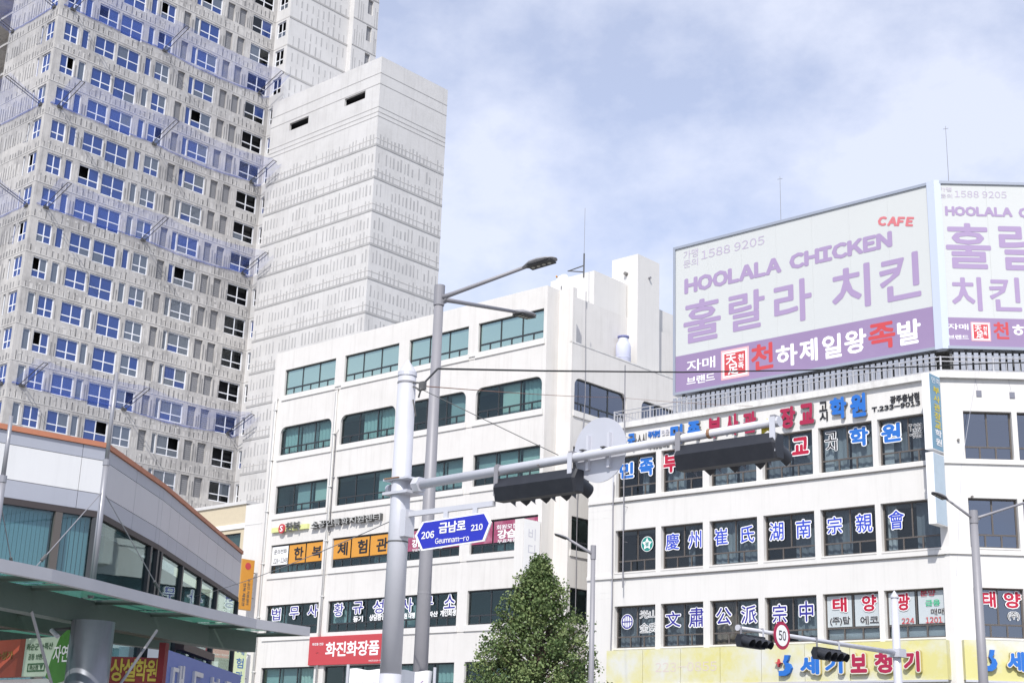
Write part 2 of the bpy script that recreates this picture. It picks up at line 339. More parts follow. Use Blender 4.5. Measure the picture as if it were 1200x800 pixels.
# ================================================================ white six-row office block (left)
HB = thing('office_block', 'white six-storey office block with teal window bands beside the grey street lamp', 'building', HF.M(-12, 0, 0))
BAY = [(-22.3, -17.8), (-17.03, -12.6), (-11.79, -7.35), (-6.65, -2.18)]
ROW = [(21.93, 23.5), (18.34, 20.02), (14.92, 16.55), (11.53, 13.15), (8.10, 9.76), (4.72, 6.35)]
holes = [(a, b, c, d) for a, b in BAY for c, d in ROW] + [(a, b, 0.4, 3.1) for a, b in BAY]
DV = 0.9
HS = Fr(HF.P(-1.06, DV, 0), 42.5)        # side face
mb = MB(HF); mb.wall(-23.3, -1.96, 0, 24.63, holes, 0.22)
mb.face((-1.96, 0, 0), (-1.96, DV, 0), (-1.96, DV, 24.63), (-1.96, 0, 24.63))
mb.wall(-1.96, -1.06, 0, 24.63, [], 0.2, DV)
mb.face((-23.3, 0, 0), (-23.3, 0, 24.63), (-23.3, 14, 24.63), (-23.3, 14, 0))
mb.build('wall', M_white, HB)
SBAY = [(0.25, 4.45), (5.7, 9.8)]
sh = [(a, b, c, d) for a, b in SBAY for c, d in ROW[1:]]
MB(HS).wall(0, 13.1, 0, 21.75, sh, 0.22).build('wall', M_white, HB)
mb = MB(HS); mb.wall(0, 0.3, 21.75, 24.63, [], 0.2); mb.face((0.3, 0, 21.75), (0.3, 0.93, 21.75), (0.3, 0.93, 24.63), (0.3, 0, 24.63)); mb.wall(0.3, 13.1, 21.2, 24.63, [], 0.2, 0.93); mb.build('upper_wall', M_white, HB)
MB(HS).box(0.3, 13.1, 0.15, 0.93, 21.0, 21.2).build('terrace', M_sill, HB); MB(HS).box(0.0, 13.1, -0.02, 0.16, 21.751, 21.82).build('parapet_coping', M_sill, HB)
mb = MB(HF); mb.box(-23.2, -2.5, 0.3, 13.9, 24.0, 24.2); mb.build('roof', M_sill, HB)
mb = MB(HF); mb.box(-23.3, -2.0, 0.002, 0.25, 24.63, 24.66); mb.build('parapet_coping', M_white2, HB)
mb = MB(HF); mb.box(-23.2, -1.15, 13.9, 14.0, 0, 24.63); mb.build('wall', M_white, HB)
mb = MB(HF); mb.box(-23.1, -2.4, 1.7, 1.75, 0, 24); mb.build('interior', M_room, HB)
mb = MB(HF); mb.box(-2.5, -2.45, 1.9, 13, 0, 24); mb.build('interior', M_room, HB)
for c, d in ROW + [(0.4, 3.1)]:
    mb = MB(HF); mb.box(-23.1, -2.1, 0.24, 1.68, d + 0.12, d + 0.3); mb.build('ceiling', mat('ceiling_board', (0.42, 0.42, 0.41), 0.9), HB)
    if d < 21: mb = MB(HF); mb.box(-2.3, -1.3, 1.9, 13, d + 0.12, d + 0.3); mb.build('ceiling', MATS['ceiling_board'], HB)
# rounded heads of the second row
for fr_, bays in ((HF, BAY), (HS, SBAY)):
    mb = MB(fr_); r = 0.42; d = ROW[1][1]
    for a, b in bays:
        for x, s in ((a, 1), (b, -1)):
            mb.prism([(x, d), (x, d - r)] + [(x + s * r * (1 - math.cos(t * math.pi / 16)), d - r + r * math.sin(t * math.pi / 16)) for t in range(1, 9)], 0.001, 0.219)
    mb.build('rounded_window_head', M_white, HB)
BL = [mat('blind_cream', (0.62, 0.63, 0.58), 0.9), mat('blind_grey', (0.42, 0.44, 0.45), 0.9), mat('curtain_teal', (0.46, 0.52, 0.51), 0.9), mat('blind_dusk', (0.30, 0.27, 0.30), 0.9)]
HW = {}
rnd = random.Random(3)
for ri, (c, d) in enumerate(ROW):
    for bi, (a, b) in enumerate(BAY):
        g_ = G_row1 if ri == 0 else G_teal
        wv = window(HB, HF, a + 0.01, b - 0.01, c, d, 3, 6, 0.27, M_alu, g_, bar=0.075, recess=0.12); HW[(ri, bi)] = wv
        if ri:
            for k in range(3):
                x0 = a + 0.1 + k * (b - a) / 3; x1 = x0 + (b - a) / 3 - 0.18
                if rnd.random() < (0.62 if ri not in (4,) else 0.2):
                    top = d - 0.05; bot = c + 0.1 + (rnd.choice([0, 0, 0.35, 0.6]) if rnd.random() < 0.5 else 0)
                    blind(wv, HF, x0, x1, bot, top, 0.34 + 0.05 * rnd.random(), rnd.choice(BL[:3]), 'blind', 0.05 if rnd.random() < 0.5 else 0)
        MB(HF).box(a - 0.12, b + 0.12, -0.06, 0.10, c - 0.30, c - 0.002).build('sill', M_white2, wv)
    for a, b in ((BAY[0][1] + 0.1, BAY[1][0] - 0.1), (BAY[1][1] + 0.1, BAY[2][0] - 0.1), (BAY[2][1] + 0.1, BAY[3][0] - 0.1)):
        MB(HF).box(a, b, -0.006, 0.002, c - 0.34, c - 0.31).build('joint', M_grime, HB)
for a, b in BAY: window(HB, HF, a + 0.01, b - 0.01, 0.4, 3.1, 3, 0, 0.3, M_alu, G_teal, recess=0.12, name='shop_window')
for ri, (c, d) in enumerate(ROW[1:], 1):
    for bi, (a, b) in enumerate(SBAY):
        wv = window(HB, HS, a + 0.01, b - 0.01, c, d, 3, 6, 0.27, M_alu, G_side if ri < 3 else G_teal, bar=0.075, recess=0.12)
        MB(HS).box(a - 0.1, b + 0.1, -0.06, 0.10, c - 0.30, c - 0.002).build('sill', M_white2, wv)
# dirty stains under the top row where the wall steps: a shallow ledge with grime
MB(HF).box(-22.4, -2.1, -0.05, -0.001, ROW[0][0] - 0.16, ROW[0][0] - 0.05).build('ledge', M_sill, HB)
# drain pipes and conduits
for u, z0, z1, r_ in ((-22.85, 0.1, 21.6, 0.07), (-17.45, 4, 21.4, 0.06), (-12.2, 3, 20.5, 0.03), (-17.25, 13.5, 19.0, 0.025)):
    mb = MB(HF); mb.tube([(u, -0.09, z0), (u, -0.09, z1), (u + 0.12, 0.02, z1 + 0.25)], r_, 8)
    for k in range(int((z1 - z0) / 3) + 1): mb.box(u - r_ - 0.03, u + r_ + 0.03, -0.12 - r_ * 0.5, 0.0, z0 + k * 3, z0 + k * 3 + 0.06)
    mb.build('drain_pipe', mat('pipe_white', (0.70, 0.69, 0.67), 0.6, noise=0.3, nscale=3) if r_ > 0.04 else M_galvdark, HB, True)
# stair strip on the far left edge of the block
mb = MB(HF); mb.box(-25.4, -23.31, 0.35, 10, 0, 15.8); mb.build('stair_wall', M_white2, HB)
for k in range(5): MB(HF).box(-25.4, -23.31, 0.335, 0.349, 2.2 + 3.1 * k, 2.24 + 3.1 * k).build('joint', M_sill, HB)
# rooftop boxes
mb = MB(HF); mb.box(-5.0, -2.0, 3.7, 6.45, 24.2, 26.5, skip='b'); mb.build('rooftop_wall', M_white2, HB)
mb = MB(HS); mb.box(5.62, 7.56, 0.25, 2.0, 21.2, 28.1); mb.build('rooftop_tower', M_white2, HB)
mb = MB(HS); mb.box(8.4, 11.5, 1.2, 4, 24.2, 26.0); mb.build('rooftop_wall', M_white2, HB)
mb = MB(HS); mb.tube([(6.6, 0.27, 27.0), (6.6, 0.12, 27.0)], 0.07, 8); mb.build('vent_pipe', M_galvdark, HB)
mb = MB(HS); mb.tube([(5.45, 1.0, 27.1), (5.65, 1.0, 27.1)], 0.10, 10); mb.build('vent_pipe', M_grime, HB)
# satellite dish and antenna mast standing on the roof edge
p = HF.P(*[HF.px(658, 327, 1.2)[0], 1.2, 24.66])
dish = thing('satellite_dish', 'small white satellite dish on the roof edge of the office block', 'dish', Matrix.Translation(p))
mb = MB(); n = 18; c0 = p + Vector((0, -0.05, 0.62)); ax = Vector((-0.55, -0.75, 0.35)).normalized(); a1 = ax.cross(Vector((0, 0, 1))).normalized(); a2 = a1.cross(ax)
ctr = mb.pt(c0 - ax * 0.10); rings = []
for k, rr in ((1, 0.2), (2, 0.38)):
    rings.append([mb.pt(c0 + (a1 * math.cos(2 * math.pi * i / n) + a2 * math.sin(2 * math.pi * i / n)) * rr - ax * (0.10 - 0.08 * (rr / 0.38) ** 2)) for i in range(n)])
for i in range(n): mb.idx(ctr, rings[0][i], rings[0][(i + 1) % n]); mb.idx(rings[0][i], rings[1][i], rings[1][(i + 1) % n], rings[0][(i + 1) % n])
mb.build('reflector', C_white, dish, True)
MB().tube([c0 - a2 * 0.35 - ax * 0.02, c0 + ax * 0.42 - a2 * 0.12], 0.012, 6).build('feed_arm', M_galvdark, dish)
MB().tube([c0 + ax * 0.38 - a2 * 0.12, c0 + ax * 0.47 - a2 * 0.11], 0.045, 8).build('feed_horn', C_orange, dish)
MB().tube([p - Vector((0, 0, 0.3)), p + Vector((0, 0, 0.35)), c0 - ax * 0.10], 0.025, 6).build('bracket', M_galvdark, dish)
p = HF.P(HF.px(684, 326, 2.1)[0], 2.1, 25.73)
ant = thing('antenna_mast', 'thin whip antenna on a dark bracket on the office block roof', 'antenna', Matrix.Translation(p))
MB().tube([p - Vector((0, 0, 0.2)), p + Vector((0, 0, 1.1))], 0.04, 8).build('mast', C_dgrey, ant)
MB().tube([p + Vector((0, 0, 1.1)), p + Vector((0, 0, 3.6))], 0.012, 6).build('whip', M_galvdark, ant)
for q in ((0.1, 0.45), (0.12, 0.1)):
    MB(HF).tube([(HF.px(684, 326, 2.1)[0], 2.1, 25.73 + q[1]), (HF.px(684, 326, 2.1)[0] - 0.9, 1.9, 25.75 + q[0] + 0.15)], 0.03, 6).build('brace', C_dgrey, ant)
# ---- signs on the office block
def decal(wv, a, b, c, d, k, m_, n=3):
    pw = (b - a) / n; MB(HF).box(a + k * pw + 0.05, a + (k + 1) * pw - 0.05, 0.085, 0.092, c + 0.27 * (d - c) + 0.05, d - 0.09).build('window_film', m_, wv)
def ht(body, x0, y0, x1, y1, m_, par, v=0.08, **k): return lettering(body, HF, pbox(HF, x0, y0, x1, y1, v), m_, par, v=v, **k)
c, d = ROW[3]
decal(HW[(3, 0)], *BAY[0], c, d, 0, C_white); [decal(HW[(3, 0)], *BAY[0], c, d, k, C_orange) for k in (1, 2)]; [decal(HW[(3, 1)], *BAY[1], c, d, k, C_orange) for k in range(3)]
M_rose = mat('pink_film', (0.30, 0.055, 0.12), 0.6, noise=0.7, nscale=2.2, col2=(0.52, 0.25, 0.32))
[decal(HW[(3, i)], *BAY[i], c, d, k, M_rose) for i in (2, 3) for k in range(3)]
for t_, q in (('한', (345, 641, 355, 655)), ('복', (366, 640, 376.5, 653))): ht(t_, *q, C_black, HW[(3, 0)], bold=0.03)
for t_, q in (('체', (396, 635.5, 407, 650)), ('험', (419.5, 632.5, 430, 647.5)), ('관', (441.5, 630.5, 454, 645))): ht(t_, *q, C_black, HW[(3, 1)], bold=0.03)
ht('문의전화', 321.5, 644, 336, 648, C_dgrey, HW[(3, 0)]); ht('228-2248', 320.5, 654.5, 336.5, 658.5, C_dgrey, HW[(3, 0)])
for i, xs in ((2, ((483, 496), (508, 518))), (3, ((583, 605), (612, 628)))):
    for x0, x1 in xs:
        y = 640 - (x0 - 483) * 0.11; ht('강습', x0, y - 8, x1, y, C_white, HW[(3, i)], bold=0.04); ht('회원모집', x0 - 1, y - 14, x1 + 1, y - 11, C_white, HW[(3, i)]); ht('무료체험', x0, y + 3, x1, y + 5, C_white, HW[(3, i)])
for t_, i, q in (('법', 0, (319, 713, 328, 726)), ('무', 0, (340, 711, 349.6, 724)), ('사', 0, (361, 708.5, 372, 722)), ('황', 1, (392, 707, 402, 721)), ('규', 1, (414, 705, 425, 718)), ('성', 1, (438, 703, 449, 718)), ('사', 2, (471, 701, 483, 716)), ('무', 2, (496, 699, 507, 712)), ('소', 2, (521, 697, 533, 712))):
    ht(t_, *q, C_navy, HW[(4, i)], outline=C_white, bold=0.01, ob=0.07)
for t_, i, q in (('등기', 1, (414, 721.5, 425, 728)), ('상담환영', 1, (433, 719.5, 451, 726)), ('민원 대행', 2, (470, 718, 486, 724)), ('파산', 2, (502, 716, 513, 722)), ('개인회생', 2, (516, 714.5, 534, 721))): ht(t_, *q, C_white, HW[(4, i)], bold=0.04)
# raised centre sign
su0, sz1 = HF.px(319, 618, -0.1); su1, sz0 = HF.px(361, 617, -0.1)
sg = thing('channel_letter_sign', 'grey raised letter sign with red disc and lime strip above the orange windows', 'sign', HF.M((su0 + su1) / 2, 0, sz1 - 0.4))
MB(HF).box(su0, su1, -0.14, 0.0, sz1 - 0.30, sz1 - 0.03).build('backing_strip', mat('lime_strip', (0.66, 0.68, 0.30), 0.6), sg)
mb = MB(HF); du, dz = HF.px(330, 619, -0.2); rounded_plate(mb, du, dz, 0.27, -0.22, -0.14); dd = mb.build('disc', C_redf, sg)
lettering('S', HF, (du - 0.13, dz - 0.17, du + 0.13, dz + 0.17), C_white, dd, v=-0.225, bold=0.02)
lettering('한복', HF, pbox(HF, 336, 612.5, 352, 620.5, -0.15), C_dgrey, sg, v=-0.141, depth=0.10, name='letters', sidem=C_grey)
bx = pbox(HF, 365, 611.5, 447, 608.5, -0.15)
for i, ch in enumerate('소공인특화지원센터'):
    cw = (bx[2] - bx[0]) / 9; lettering(ch, HF, (bx[0] + i * cw + 0.03, bx[1], bx[0] + (i + 1) * cw - 0.05, bx[3]), flat('letter_pale_grey', (0.40, 0.40, 0.39)), sg, v=-0.02, depth=0.2, bold=0.012, name='letter', sidem=C_dgrey)
# red fascia sign
u0, z1 = HF.px(363, 746, -0.15); u1, _ = HF.px(459, 739, -0.15); _, z0 = HF.px(363, 779, -0.15)
rs = thing('red_fascia_sign', 'red rectangular shop sign with white letters behind the traffic pole', 'sign', HF.M((u0 + u1) / 2, 0, z0))
mb = MB(HF); mb.box(u0, u1, -0.15, -0.002, z0, z1); mb.build('board', mat('coral_red', (0.50, 0.06, 0.07), 0.5), rs)
ht('화진화장품', 382, 752, 444, 767, C_white, rs, v=-0.155, bold=0.025); ht('화장품 전문', 366, 753, 379, 755.5, C_white, rs, v=-0.155); ht('062)223-9277', 432, 772.5, 451, 774, C_white, rs, v=-0.155)
# blade signs: perpendicular to the street line, face seen from the right
def blade(name, label, u, v0, v1, z0, z1, th, face_m, edge_m, texts=(), cat='sign'):
    t_ = thing(name, label, cat, HF.M(u, (v0 + v1) / 2, z0)); fr_ = Fr(HF.P(u + th / 2, v0, 0), 42.5)
    MB(HF).box(u - th / 2, u + th / 2, v0, v1, z0, z1).build('sign_box', edge_m, t_)
    MB(fr_).box(0.03, v1 - v0 - 0.03, -0.006, 0.001, z0 + 0.03, z1 - 0.03).build('sign_face', face_m, t_)
    for k in (0.25, 0.75):
        z = z0 + (z1 - z0) * k; MB(HF).tube([(u, v1 - 0.02, z), (u, 0.05, z)], 0.03, 6).build('bracket', M_galvdark, t_)
    for body, a, b, c_, d_, m_, kw in texts: lettering(body, fr_, (a, z0 + c_, b, z0 + d_), m_, t_, v=-0.012, **kw)
    return t_, fr_
ou, _ = -23.6, 0
fo = Fr(HF.P(ou + 0.1, -1.1, 0), 42.5)
zt = fo.px(290, 655)[1]; zb = fo.px(285, 714)[1]
bs, fr_ = blade('orange_blade_sign', 'tall orange vertical blade sign at the left edge of the office block', ou, -1.05, -0.15, zb, zt, 0.22, C_orange, mat('sign_edge_orange', (0.55, 0.32, 0.10), 0.6),
    [('소공인 지원센터', 0.52, 0.70, 0.3, 1.75, C_dgrey, dict(rot90=1)), ('한복 체험관', 0.22, 0.42, 0.2, 1.5, C_dgrey, dict(rot90=1))])
mb = MB(fr_); rounded_plate(mb, 0.45, zt - zb + zb - 0.38, 0.2, -0.016, -0.006); mb.build('logo_disc', C_redf, bs)
zt2 = fo.px(283, 752)[1]; zb2 = zt2 - 2.6
blade('green_blade_sign', 'pale green vertical blade sign with blue letters below the orange one', ou, -1.05, -0.15, zb2, zt2, 0.22, mat('pale_green_face', (0.62, 0.70, 0.45), 0.6), C_white,
      [(ch, 0.2, 0.7, 1.9 - 0.72 * i, 2.45 - 0.72 * i, flat('blue_text', (0.06, 0.16, 0.40)), {}) for i, ch in enumerate('체험관')])
fv = Fr(HF.P(-2.1, -1.2, 0), 42.5); zt3 = fv.px(620, 609)[1]; zb3 = fv.px(616, 675)[1]
blade('white_blade_sign', 'white vertical blade sign with faded letters above the green tree', -2.25, -1.25, -0.05, zb3, zt3, 0.55, C_white, M_white2,
      [(ch, 0.35, 0.85, zt3 - zb3 - 0.95 - 0.75 * i, zt3 - zb3 - 0.4 - 0.75 * i, C_fgrey, dict(bold=0.0)) for i, ch in enumerate('비디오')])

# ================================================================ white corner building with the billboard
RB = thing('corner_building', 'white corner building with lettered windows under the purple rooftop billboard', 'building', HF.M(9, 0, 0))
RBAY = [(2.5, 4.76), (5.05, 7.28), (7.62, 10.02), (10.32, 12.74), (13.02, 15.46), (15.7, 18.15)]
RROW = [(13.48, 15.37), (10.08, 11.97), (6.74, 8.58)]
RR = Fr(HF.P(18.48, 0, 0), 92)
rh = [(a, b, c, d) for a, b in RBAY for c, d in RROW] + [(a, b, 0.4, 4.6) for a, b in RBAY]
mb = MB(HF); mb.wall(0.9, 18.48, 0, 16.66, rh, 0.26); mb.build('wall', M_white2, RB)
RBAY2 = [(0.80, 2.66), (2.86, 4.72), (4.92, 6.78), (7.4, 9.26), (9.46, 11.3)]
MB(RR).wall(0, 12, 0, 16.66, [(a, b, c, d) for a, b in RBAY2 for c, d in RROW], 0.26).build('wall', M_white2, RB)
mb = MB(HF); mb.face((0.9, 0, 0), (0.9, 0, 16.66), (0.9, 11, 16.66), (0.9, 11, 0)); mb.build('wall', M_white2, RB)
# roof slab following the corner
def roofpoly(o, vv): return [HF.P(0.9 - o, -vv, 0), HF.P(18.48 + vv * 0.38, -vv, 0), RR.P(12, -vv, 0), RR.P(12, 12, 0), HF.P(0.9 - o, 11, 0)]
def polyslab(pts, z0, z1, name, m_, par):
    mb = MB(); n = len(pts); a = [mb.pt((p.x, p.y, z0)) for p in pts]; b = [mb.pt((p.x, p.y, z1)) for p in pts]
    mb.idx(*a[::-1]); mb.idx(*b)
    for i in range(n): mb.idx(a[i], a[(i + 1) % n], b[(i + 1) % n], b[i])
    return mb.build(name, m_, par)
polyslab(roofpoly(0.05, 0.16), 16.66, 16.93, 'roof_slab', M_sill, RB)
for k, z in enumerate((13.28, 9.81)):
    polyslab(roofpoly(-0.02, 0.07), z, z + 0.16, 'string_course', M_white2, RB)
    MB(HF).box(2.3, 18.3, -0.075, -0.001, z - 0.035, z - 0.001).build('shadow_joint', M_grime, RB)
mb = MB(HF); mb.box(1.2, 18, 1.9, 1.95, 0, 16.6); mb.build('interior', M_room, RB)
MB(RR).box(0.9, 12, 1.9, 1.95, 0, 16.6).build('interior', M_room, RB)
for c, d in RROW:
    MB(HF).box(1.2, 17.8, 0.28, 1.88, d + 0.1, d + 0.28).build('ceiling', MATS['ceiling_board'], RB)
    MB(RR).box(0.9, 11.9, 0.28, 1.88, d + 0.1, d + 0.28).build('ceiling', MATS['ceiling_board'], RB)
RW = {}; RW2 = {}
BLR = [mat('curtain_white', (0.60, 0.62, 0.62), 0.9), mat('blind_slate', (0.26, 0.28, 0.30), 0.9), mat('curtain_grey', (0.40, 0.43, 0.44), 0.9), mat('slat_tan', (0.36, 0.27, 0.20), 0.9)]
for ri, (c, d) in enumerate(RROW):
    for bi, (a, b) in enumerate(RBAY):
        wv = window(RB, HF, a + 0.01, b - 0.01, c, d, 2, 3, 0.27, M_brown, G_grey, bar=0.06, recess=0.20); RW[(ri, bi)] = wv
        for k in range(2):
            if rnd.random() < 0.75:
                hw = (b - a) / 2; fr0 = rnd.choice([1, 1, 0.35]); x0 = a + 0.08 + k * hw
                blind(wv, HF, x0, x0 + (hw - 0.14) * fr0, c + 0.08, d - 0.05, 0.40 + 0.06 * rnd.random(), BLR[3] if (ri == 2 and bi in (2, 3) and k == 0) else (rnd.choice(BLR[:3]) if fr0 < 1 else rnd.choice([BLR[1], BLR[1], BLR[2]])), 'curtain', 0.05)
        if ri == 2 and bi >= 4:
            for k in range(2): MB(HF).box(a + 0.08 + k * (b - a) / 2, a + (k + 1) * (b - a) / 2 - 0.06, 0.205, 0.209, c + 0.27 * (d - c) + 0.05, d - 0.08).build('window_film', mat('frosted_film', (0.50, 0.545, 0.565), 0.6), wv)
        if ri == 2 and bi >= 4: MB(HF).box(a + 0.06, b - 0.06, 0.34, 0.36, c + 0.05, c + 0.25 * (d - c)).build('blind', BLR[0], wv)
        if ri == 0 and bi in (4, 5): MB(HF).box(a + 0.1, a + 0.5, 0.36, 0.38, c + 0.08, d - 0.1).build('curtain', BLR[0], wv)
        MB(HF).box(a - 0.02, b + 0.02, -0.03, 0.19, c - 0.06, c - 0.002).build('sill', M_white2, wv)
    for bi, (a, b) in enumerate(RBAY2):
        wv = window(RB, RR, a + 0.01, b - 0.01, c, d, 2, 3, 0.27, M_brown, G_side, bar=0.06, recess=0.20); RW2[(ri, bi)] = wv
        MB(RR).box(a - 0.02, b + 0.02, -0.03, 0.19, c - 0.06, c - 0.002).build('sill', M_white2, wv)
for a, b in RBAY: window(RB, HF, a + 0.01, b - 0.01, 0.4, 4.6, 2, 0, 0.3, M_brown, G_grey, recess=0.2, name='shop_window')
for z in (12.6, 12.95, 9.2, 8.95, 5.9):
    MB(HF).box(0.9, 2.35, -0.004, 0.002, z, z + 0.02).build('joint', M_sill, RB)
MB(HF).box(2.34, 2.40, -0.05, 0.002, 0.2, 16.6).build('conduit', M_galv, RB)
MB(HF).tube([(2.47, -0.12, 14.2), (2.43, -0.12, 13.0), (2.46, -0.12, 9.0), (2.40, -0.1, 6.8), (2.42, -0.1, 4)], 0.03, 6).build('conduit', M_galvdark, RB)
for u, z in ((1.9, 12.0), (1.1, 14.2)): MB(RR).tube([(u * 0.5, -0.08, z), (u * 0.5, 0.02, z)], 0.05, 8).build('vent_stub', M_grime, RB)
def rt(body, q, m_, par, v=0.175, fr_=HF, **k): return lettering(body, fr_, pbox(fr_, *q, v), m_, par, v=v, **k)
for i, items in enumerate((
    (('민', (726, 543, 742.4, 559), C_blue2), ('족', (749, 537.5, 766, 556), C_blue2)), (('부', (777, 533, 796, 552), C_red), ('사', (802, 529, 819, 549), C_red)), (('관', (836, 523, 853, 543), C_red), ('장', (862, 520, 879, 539), C_red)),
    (('교', (927.7, 513.5, 948, 531), C_red),), (('고', (966.4, 507, 981, 515.5), C_black), ('시', (968, 518, 980.7, 527.5), C_black), ('학', (995, 502, 1018, 521), C_blue2)), (('원', (1032, 497.5, 1056, 516), C_blue2), ('T.233', (1065, 497.5, 1081, 503), C_black), ('-9013', (1065.7, 506, 1081, 511.5), C_black)))):
    for t_, q, m_ in items: rt(t_, q, m_, RW[(0, i)], outline=C_white, bold=0.045 if m_ is not C_black else 0.02, ob=0.05)
for i, items in enumerate(((), (('慶', (780, 625.5, 796, 643)), ('州', (806.6, 622.5, 822, 641))), (('崔', (837, 619.5, 853, 637.5)), ('氏', (868, 616.5, 884, 634.5))), (('湖', (901.5, 612.5, 918.5, 632)), ('南', (932.6, 609.5, 950.5, 629))), (('宗', (969, 606, 987, 624.5)), ('親', (1002.6, 602.5, 1022.6, 622.5))), (('會', (1041, 598.5, 1060, 618.5)),))):
    for t_, q in items: rt(t_, q, C_blue, RW[(1, i)], outline=C_white, bold=0.012, ob=0.055)
for i, items in enumerate(((), (('文', (780, 716.5, 797.5, 734)), ('肅', (807.5, 712, 825.3, 733.5))), (('公', (839, 712, 857.3, 731)), ('派', (868.3, 709.5, 887, 729.5))), (('宗', (905, 708, 922, 729.5)), ('中', (936.5, 704.5, 953.5, 727.5))))):
    for t_, q in items: rt(t_, q, C_navy, RW[(2, i)], outline=C_white, bold=0.012, ob=0.055)
rt('光山', (750, 715, 769.5, 723), C_dgrey, RW[(2, 0)], outline=C_white, bold=0.0, ob=0.06); rt('金氏', (750, 730, 769.7, 740), C_dgrey, RW[(2, 0)], outline=C_white, bold=0.0, ob=0.06)
W4, W5 = RW[(2, 4)], RW[(2, 5)]
rt('태', (975.3, 700, 992.6, 716.5), C_red, W4, outline=C_white, bold=0.035); rt('양', (1009.5, 696.8, 1027.5, 715.5), C_red, W4, outline=C_white, bold=0.035)
rt('(주)탑', (972.5, 722.5, 996.5, 731.5), C_black, W4, outline=C_white, bold=0.02, ob=0.025); rt('에코', (1008, 721.5, 1030, 730), C_black, W4, outline=C_white, bold=0.02, ob=0.025)
rt('광', (1050.5, 695, 1066.8, 714.5), C_red, W5, outline=C_white, bold=0.035); rt('분양', (1078, 691.5, 1096.4, 697.3), C_red, W5); rt('금융', (1084, 702.5, 1102, 708.8), C_green, W5); rt('매매', (1090.6, 712.5, 1107, 719), C_black, W5, outline=C_white, bold=0.02, ob=0.025)
rt('224', (1056.4, 723.8, 1071.5, 730), C_redf, W5); rt('1201', (1084.5, 722.5, 1104.5, 729), C_redf, W5)
rt('태', (1150, 692, 1167.5, 711.5), C_red, RW2[(2, 0)], fr_=RR, outline=C_white, bold=0.035); rt('양', (1175.5, 692.5, 1197, 712.5), C_red, RW2[(2, 0)], fr_=RR, outline=C_white, bold=0.035); rt('(주)', (1181, 716.5, 1195, 726.5), C_dgrey, RW2[(2, 0)], fr_=RR, outline=C_white, ob=0.06)
# the two round clan emblems on the glass
def emblem(par, x, y, kind):
    u, z = HF.px(x, y, 0.18); R = 0.34
    mb = MB(HF); rounded_plate(mb, u, z, R, 0.178, 0.182); mb.build('emblem_disc', C_white, par)
    if kind:
        mb = MB(HF); n = 30
        for r0, r1 in ((0.31, 0.25),):
            A = [(u + r0 * math.cos(2 * math.pi * i / n), z + r0 * math.sin(2 * math.pi * i / n)) for i in range(n)]; B = [(u + r1 * math.cos(2 * math.pi * i / n), z + r1 * math.sin(2 * math.pi * i / n)) for i in range(n)]
            for i in range(n): j = (i + 1) % n; mb.face((A[i][0], 0.174, A[i][1]), (A[j][0], 0.174, A[j][1]), (B[j][0], 0.174, B[j][1]), (B[i][0], 0.174, B[i][1]))
        for dx in (-0.12, 0, 0.12): mb.box(u + dx - 0.02, u + dx + 0.02, 0.170, 0.174, z - 0.26, z + 0.26)
        mb.box(u - 0.28, u + 0.28, 0.165, 0.169, z - 0.02, z + 0.02); mb.build('emblem_lines', C_navy, par)
    else:
        mb = MB(HF); rounded_plate(mb, u, z, 0.31, 0.172, 0.176); mb.build('emblem_ring', C_teal, par)
        mb = MB(HF); pts = [(u + (0.28 if i % 2 == 0 else 0.15) * math.sin(math.pi * i / 5), z + (0.28 if i % 2 == 0 else 0.15) * math.cos(math.pi * i / 5)) for i in range(10)]; mb.prism(pts, 0.166, 0.170); mb.build('emblem_star', C_white, par)
        lettering('崔', HF, (u - 0.11, z - 0.11, u + 0.11, z + 0.11), C_teal, par, v=0.163)
emblem(RW[(1, 0)], 758.5, 637, 0); emblem(RW[(2, 0)], 735, 728, 1)
# parapet lettering (each syllable a solid letter)
pl = thing('parapet_letter_sign', 'row of blue, crimson and black raised letters on the parapet under the roof railing', 'sign', HF.M(10, 0, 15.45))
for t_, q, m_ in (('국', (736, 508.5, 744.8, 525), C_blue2), ('민', (786, 498.5, 801, 519), C_blue2), ('족', (806, 494.5, 821, 515), C_blue2), ('부', (829.5, 490.5, 846, 512), C_crim), ('사', (850.5, 486, 866, 509), C_crim), ('관', (870.7, 483.5, 887, 506), C_crim), ('장', (914, 478, 933, 500.5), C_crim), ('교', (937, 474, 954.7, 495.5), C_crim), ('학', (972.5, 467, 993, 489.5), C_blue2), ('원', (996, 462.5, 1015.8, 487), C_blue2)):
    lettering(t_, HF, pbox(HF, *q, -0.1), m_, pl, v=-0.002, depth=0.14, bold=0.05, name='letter', sidem=C_grey)
for t_, q, m_, b_ in (('고', (959.5, 471, 969, 480.5), C_black, 0.02), ('시', (960, 483, 969.7, 492.5), C_black, 0.02), ('소신', (746.5, 508.5, 757, 524), C_dgrey, 0.0), ('국가공인', (759, 505.5, 773, 511), C_blue2, 0.04), ('전문', (775, 503.5, 784, 508.5), C_fgrey, 0.0), ('육해공군특전', (759, 521, 784, 523), C_dgrey, 0.03), ('광주충남점', (1042.5, 464, 1077, 467.5), C_black, 0.015), ('T.233-9013', (1021.3, 477, 1078, 474), C_black, 0.02)):
    lettering(t_, HF, pbox(HF, *q, -0.05), m_, pl, v=-0.002, depth=0.04, bold=b_, name='letters')
